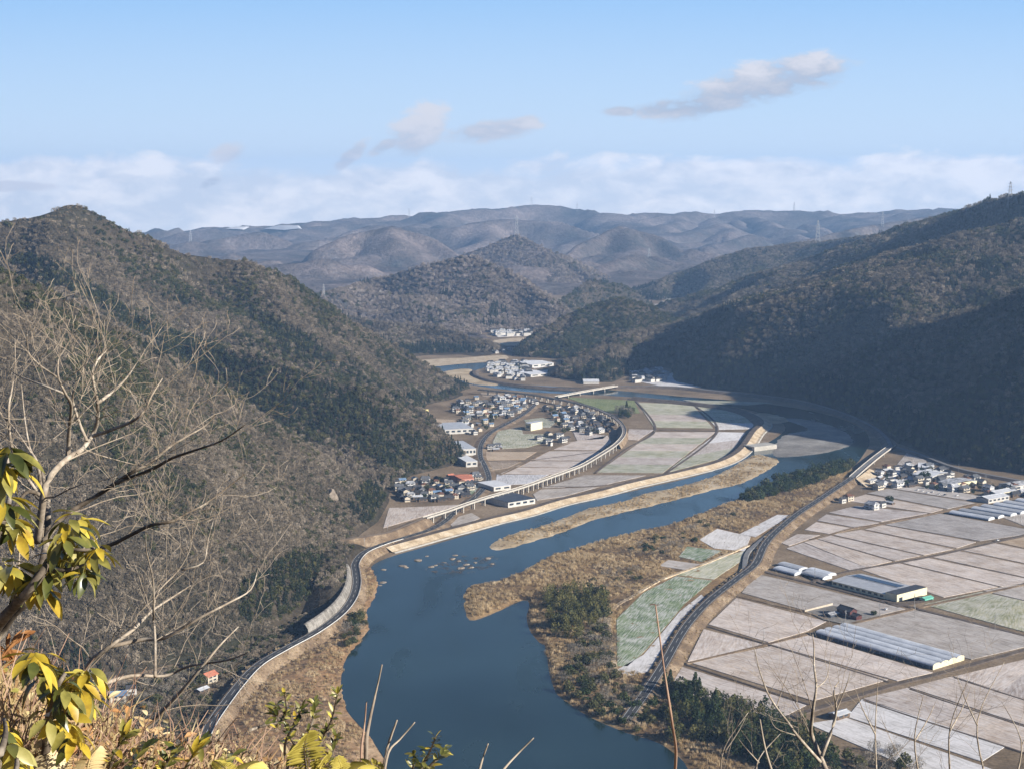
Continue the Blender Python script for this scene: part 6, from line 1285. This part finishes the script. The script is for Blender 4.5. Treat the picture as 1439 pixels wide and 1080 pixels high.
def leaf(mb, base, d, nrm, L, W_, mi, curl=0.35):
    d = d.normalized(); s_ = d.cross(nrm).normalized(); n_ = s_.cross(d).normalized(); rows = []
    for t_, w in ((0.0, .06), (.12, .35), (.3, .85), (.5, 1.0), (.7, .85), (.88, .45), (1.0, .04)):
        c_ = base + d * (L * t_) - n_ * (curl * L * t_ * t_ * 0.5); rows.append((c_ - s_ * (W_ * w * .5) + n_ * (W_ * w * .16), c_, c_ + s_ * (W_ * w * .5) + n_ * (W_ * w * .16)))
    vs = [v for r_ in rows for v in r_]; fs = []
    for i in range(len(rows) - 1): fs += [(3 * i, 3 * i + 1, 3 * i + 4, 3 * i + 3), (3 * i + 1, 3 * i + 2, 3 * i + 5, 3 * i + 4)]
    mb.add(vs, fs, mi)
def whorl(parent, root, c, n, L, mix, lr, droop=0.75, spread=1.0):
    mb = MB(); L *= 0.70; n = int(n * 1.4)
    for k in range(n):
        a = 6.283 * k / n + lr.uniform(-.3, .3); d = Vector((math.cos(a) * spread, math.sin(a) * spread, -droop * lr.uniform(0.1, 1.8) + 0.35 * lr.random()))
        ll = L * lr.uniform(0.75, 1.2); leaf(mb, c - root + d.normalized() * 0.015 + Vector((0, 0, lr.uniform(-.03, .02))), d, Vector((0, 0, 1)) + Vector((lr.gauss(0, .3), lr.gauss(0, .3), 0)), ll, ll * lr.uniform(0.34, 0.42), lr.choices((0, 1, 2), mix)[0], lr.uniform(0.3, 1.0))
    mb.obj('leaves', [M_['yellow_leaf'], M_['lime_leaf'], M_['deep_leaf']], parent, smooth=True)
def shrub(label, Y0, seed, stems, whorls, name='leafy_shrub'):
    lr = random.Random(seed); root = P(*stems[0][0][0], Y0); t = thing(name, label, 'shrub', root)
    for pp, ra, rb in stems:
        mb = MB(); pts = [p - root for p in limb3(pp, Y0, 0.15, lr)]; k = len(pts); mb.tube(pts, [ra + (rb - ra) * j / (k - 1) for j in range(k)], 6); mb.obj('stem', M_['dark_bark'], t, smooth=True)
    for x, y, n, L, mix in whorls: whorl(t, root, P(x, y, Y0 + lr.uniform(-.25, .15)), n, L, mix, lr)
    return t
YL, LM, DK = (7, 2, 1), (4, 4, 2), (1, 3, 5)
shrub('evergreen shrub with drooping yellow and green leaves at the left edge', 5.6, 3, [
    ([(-60, 960), (-20, 900), (10, 862), (40, 830), (62, 800), (80, 775), (100, 752), (112, 728)], 0.03, 0.006), ([(-40, 900), (-20, 820), (-5, 760), (8, 720), (14, 690), (10, 640)], 0.02, 0.006), ([(20, 850), (22, 825), (18, 800)], 0.012, 0.006), ([(62, 800), (95, 800), (125, 790)], 0.010, 0.004), ([(85, 770), (120, 772), (136, 768)], 0.008, 0.004), ([(30, 838), (55, 815), (62, 800)], 0.008, 0.004)],
    [(12, 632, 9, .15, DK), (4, 652, 8, .15, LM), (26, 650, 6, .14, LM), (8, 700, 9, .15, LM), (18, 718, 8, .14, LM), (-2, 735, 8, .15, DK), (24, 738, 7, .13, LM), (18, 800, 10, .17, YL), (40, 805, 9, .17, YL), (60, 818, 9, .16, YL), (2, 795, 8, .16, YL), (96, 730, 8, .15, LM), (112, 728, 9, .15, LM), (90, 752, 9, .14, DK), (110, 762, 9, .14, DK), (128, 776, 8, .13, LM), (100, 782, 9, .13, DK), (76, 770, 7, .13, DK), (135, 772, 6, .13, LM), (118, 800, 7, .12, DK), (70, 790, 7, .14, DK)])
shrub('low evergreen shrub with yellow green leaves in the lower left', 5.3, 4, [
    ([(60, 1095), (66, 1040), (70, 1000), (80, 965), (92, 945)], 0.022, 0.007), ([(72, 1000), (95, 985), (108, 955), (112, 945)], 0.012, 0.005), ([(70, 1010), (90, 1000), (100, 1010)], 0.010, 0.005), ([(75, 975), (55, 945), (48, 920)], 0.010, 0.005)],
    [(48, 918, 9, .15, YL), (62, 922, 8, .14, YL), (58, 940, 7, .14, YL), (84, 950, 10, .15, YL), (96, 948, 8, .15, LM), (112, 960, 9, .16, LM), (122, 942, 7, .15, LM), (108, 972, 8, .14, LM), (90, 962, 8, .13, DK), (70, 995, 7, .13, DK), (96, 1012, 8, .14, YL), (82, 1008, 7, .13, DK), (108, 1030, 6, .12, LM)])
shrub('lime green shrub leaves in the bottom left corner', 4.6, 5, [([(-10, 1100), (0, 1060), (8, 1030), (6, 1010)], 0.014, 0.006), ([(20, 1100), (24, 1070), (20, 1050)], 0.010, 0.005)], [(4, 1022, 9, .14, LM), (14, 1042, 9, .15, LM), (-6, 1050, 8, .15, LM), (22, 1060, 8, .13, LM), (6, 1075, 8, .13, (1, 6, 1))])
lr = random.Random(77)
def sprigs(label, Y0, stems, L, seed, mix):
    lr = random.Random(seed); root = P(*stems[0][0], Y0); t = thing('evergreen_sprig', label, 'shrub', root)
    for pp in stems:
        pts = [p - root for p in limb3(pp, Y0, 0.1, lr)]; mb = MB(); k = len(pts); mb.tube(pts, [.008 - .005 * j / (k - 1) for j in range(k)], 5); mb.obj('stem', M_['dark_bark'], t)
        mb = MB()
        for i in range(k // 4, k):
            d0 = (pts[i] - pts[i - 1]).normalized()
            for _ in range(3 if i < k - 1 else 5): a = Vector((lr.gauss(0, 1), lr.gauss(0, 1), lr.gauss(0, .6))); leaf(mb, pts[i], d0 * 0.9 + a * 0.55, Vector((0, -.4, 1)), L * lr.uniform(.7, 1.2), L * .34, lr.choices((0, 1, 2), mix)[0], .3)
        mb.obj('leaves', [M_['yellow_leaf'], M_['lime_leaf'], M_['deep_leaf']], t, smooth=True)
sprigs('dark leafy sprig over the water at the bottom edge', 6.5, [[(590, 1100), (594, 1075), (604, 1055), (612, 1036)], [(598, 1100), (604, 1076), (620, 1062), (628, 1052)], [(575, 1100), (580, 1080), (582, 1060)]], .055, 1, (1, 3, 6))
sprigs('small leaved evergreen branch before the ochre riverbank', 6.8, [[(352, 1025), (372, 1018), (392, 1014), (402, 1000), (400, 975)], [(400, 1060), (402, 1040), (415, 1012), (424, 996)], [(430, 1080), (428, 1050), (440, 1010), (442, 985)], [(440, 1075), (452, 1040), (466, 1010), (474, 975)], [(392, 1012), (386, 1000), (388, 990)], [(420, 1085), (425, 1060), (410, 1040), (405, 1025)], [(460, 1085), (468, 1055), (472, 1035)], [(395, 1090), (412, 1070), (430, 1055)]], .05, 2, (2, 4, 5))
sprigs('leafy sprigs among the dry grass at the bottom left', 6.0, [[(225, 1100), (235, 1070), (250, 1050)], [(250, 1100), (270, 1062), (285, 1045)], [(180, 1100), (190, 1068), (205, 1048)], [(150, 1100), (160, 1060), (175, 1035)], [(300, 1105), (312, 1078), (325, 1062)]], .075, 3, (3, 5, 3))
# ferns
def fern(label, Y0, fronds, m_, seed):
    lr = random.Random(seed); root = P(*fronds[0][0], Y0); t = thing('fern', label, 'fern', root)
    for pp in fronds:
        pts = [p - root for p in limb3(pp, Y0, 0.12, lr)]; mb = MB(); k = len(pts); tot = sum((b_ - a).length for a, b_ in zip(pts, pts[1:])); mb.tube(pts, [.004 - .003 * j / (k - 1) for j in range(k)], 4)
        N_ = 22
        for i in range(3, N_):
            f = i / N_ * (k - 1); j = int(f); p = pts[j].lerp(pts[min(j + 1, k - 1)], f - j); d = (pts[min(j + 1, k - 1)] - pts[j]).normalized(); s_ = d.cross(Vector((0, -0.6, 0.8))).normalized(); w = tot * 0.17 * math.sin(math.pi * (0.12 + 0.86 * i / N_)) ** 0.8
            for sg in (-1, 1): leaf(mb, p, s_ * sg + d * 0.35 + Vector((0, 0, -.1)), Vector((0, -.6, .8)), w * lr.uniform(.85, 1.1), tot * 0.032, 0, .3)
        mb.obj('frond', M_[m_], t)
fern('rust brown fern frond at the left edge', 5.8, [[(-5, 935), (8, 912), (25, 897), (44, 890)], [(-5, 950), (5, 935), (20, 928)]], 'rust_fern', 1)
fern('yellow green fern arching at the bottom beneath the river bend', 6.3, [[(490, 1100), (470, 1070), (450, 1058), (425, 1060)], [(490, 1100), (500, 1068), (520, 1058), (545, 1066)], [(480, 1100), (480, 1065), (470, 1045), (455, 1040)], [(500, 1105), (530, 1075), (560, 1078)]], 'fern_leaf', 2) if False else fern('yellow green fern arching at the bottom beneath the river bend', 6.3, [[(490, 1110), (475, 1085), (458, 1075), (438, 1078)], [(490, 1110), (500, 1082), (518, 1074), (540, 1080)], [(480, 1110), (480, 1080), (474, 1062)]], 'fern_leaf', 2)
fern('upright yellow fern beside the small leaved branch', 6.3, [[(435, 1105), (432, 1070), (428, 1045), (434, 1028)], [(445, 1105), (452, 1075), (462, 1058)]], 'fern_leaf', 3)
fern('straw coloured fern in the lower left brush', 5.4, [[(90, 1100), (84, 1065), (80, 1040)], [(70, 1100), (66, 1070), (60, 1052)], [(120, 1100), (126, 1066), (140, 1048)]], 'straw', 4)
fern('yellow fern at the bottom edge left of the small leaved branch', 6.0, [[(330, 1105), (318, 1080), (300, 1068)], [(340, 1105), (348, 1078), (366, 1070)], [(120, 1105), (135, 1085), (155, 1078)]], 'fern_leaf', 5)
# undergrowth: countless dry stems, leaves and grass
def undergrowth(n, seed):
    lr = random.Random(seed); mb = MB(); k = 0
    xs = [lr.uniform(-3.4, 0.75) for _ in range(n)]
    for x in xs:
        yc = float(np.interp(x, fx_, [c_[1] for c_ in FGC])); y = yc + lr.gauss(-0.35, 0.6)
        if y < 3.4: continue
        z = float(fg_z(np.array([x]), np.array([y]))[0]); q = lr.random(); left = max(0.2, min(1.0, (0.4 - x) / 2.2)); h_ = lr.uniform(0.05, 0.26) * (0.4 + 0.6 * left)
        if q < 0.42:   # curved dry blade or stem
            a = lr.uniform(0, 6.28); l_ = h_ * lr.uniform(.15, .9); w = lr.uniform(.002, .006); dx, dy = math.cos(a) * l_, math.sin(a) * l_
            mb.add([(x - w, y, z - .05), (x + w, y, z - .05), (x + dx * .4 + w, y + dy * .4, z + h_ * .7), (x + dx * .4 - w, y + dy * .4, z + h_ * .7), (x + dx, y + dy, z + h_)], [(0, 1, 2, 3), (3, 2, 4)], lr.choices((0, 1, 3), (5, 2, 3))[0])
        elif q < 0.85:  # leaf litter and leaves caught in the brush
            leaf(mb, Vector((x, y, z + h_ * lr.random())), Vector((lr.gauss(0, 1), lr.gauss(0, 1), lr.gauss(0, .5))), Vector((lr.gauss(0, .4), -.3, 1)), lr.uniform(.03, .085), lr.uniform(.015, .035), lr.choices((1, 0, 2, 4), (6, 4, 1.6, 2))[0], .5)
        else:           # bent twig
            p = Vector((x, y, z - .03)); d = Vector((lr.gauss(0, .5), lr.gauss(0, .4), 1)).normalized(); pts = [p]
            for _ in range(4): d = (d + Vector((lr.gauss(0, .25), lr.gauss(0, .25), lr.gauss(0, .2)))).normalized(); p = p + d * h_ * .45; pts.append(p)
            mb.tube(pts, [.0045, .004, .003, .0022, .0015], 3, 3, False)
    return mb
undergrowth(13000, 5).obj('undergrowth', [M_['straw'], M_['dead_leaf'], M_['lime_leaf'], M_['red_twig'], M_['rust_fern']], None, label='tangled dry grass, dead leaves and twigs covering the foreground slope', cat='undergrowth', kind='stuff')
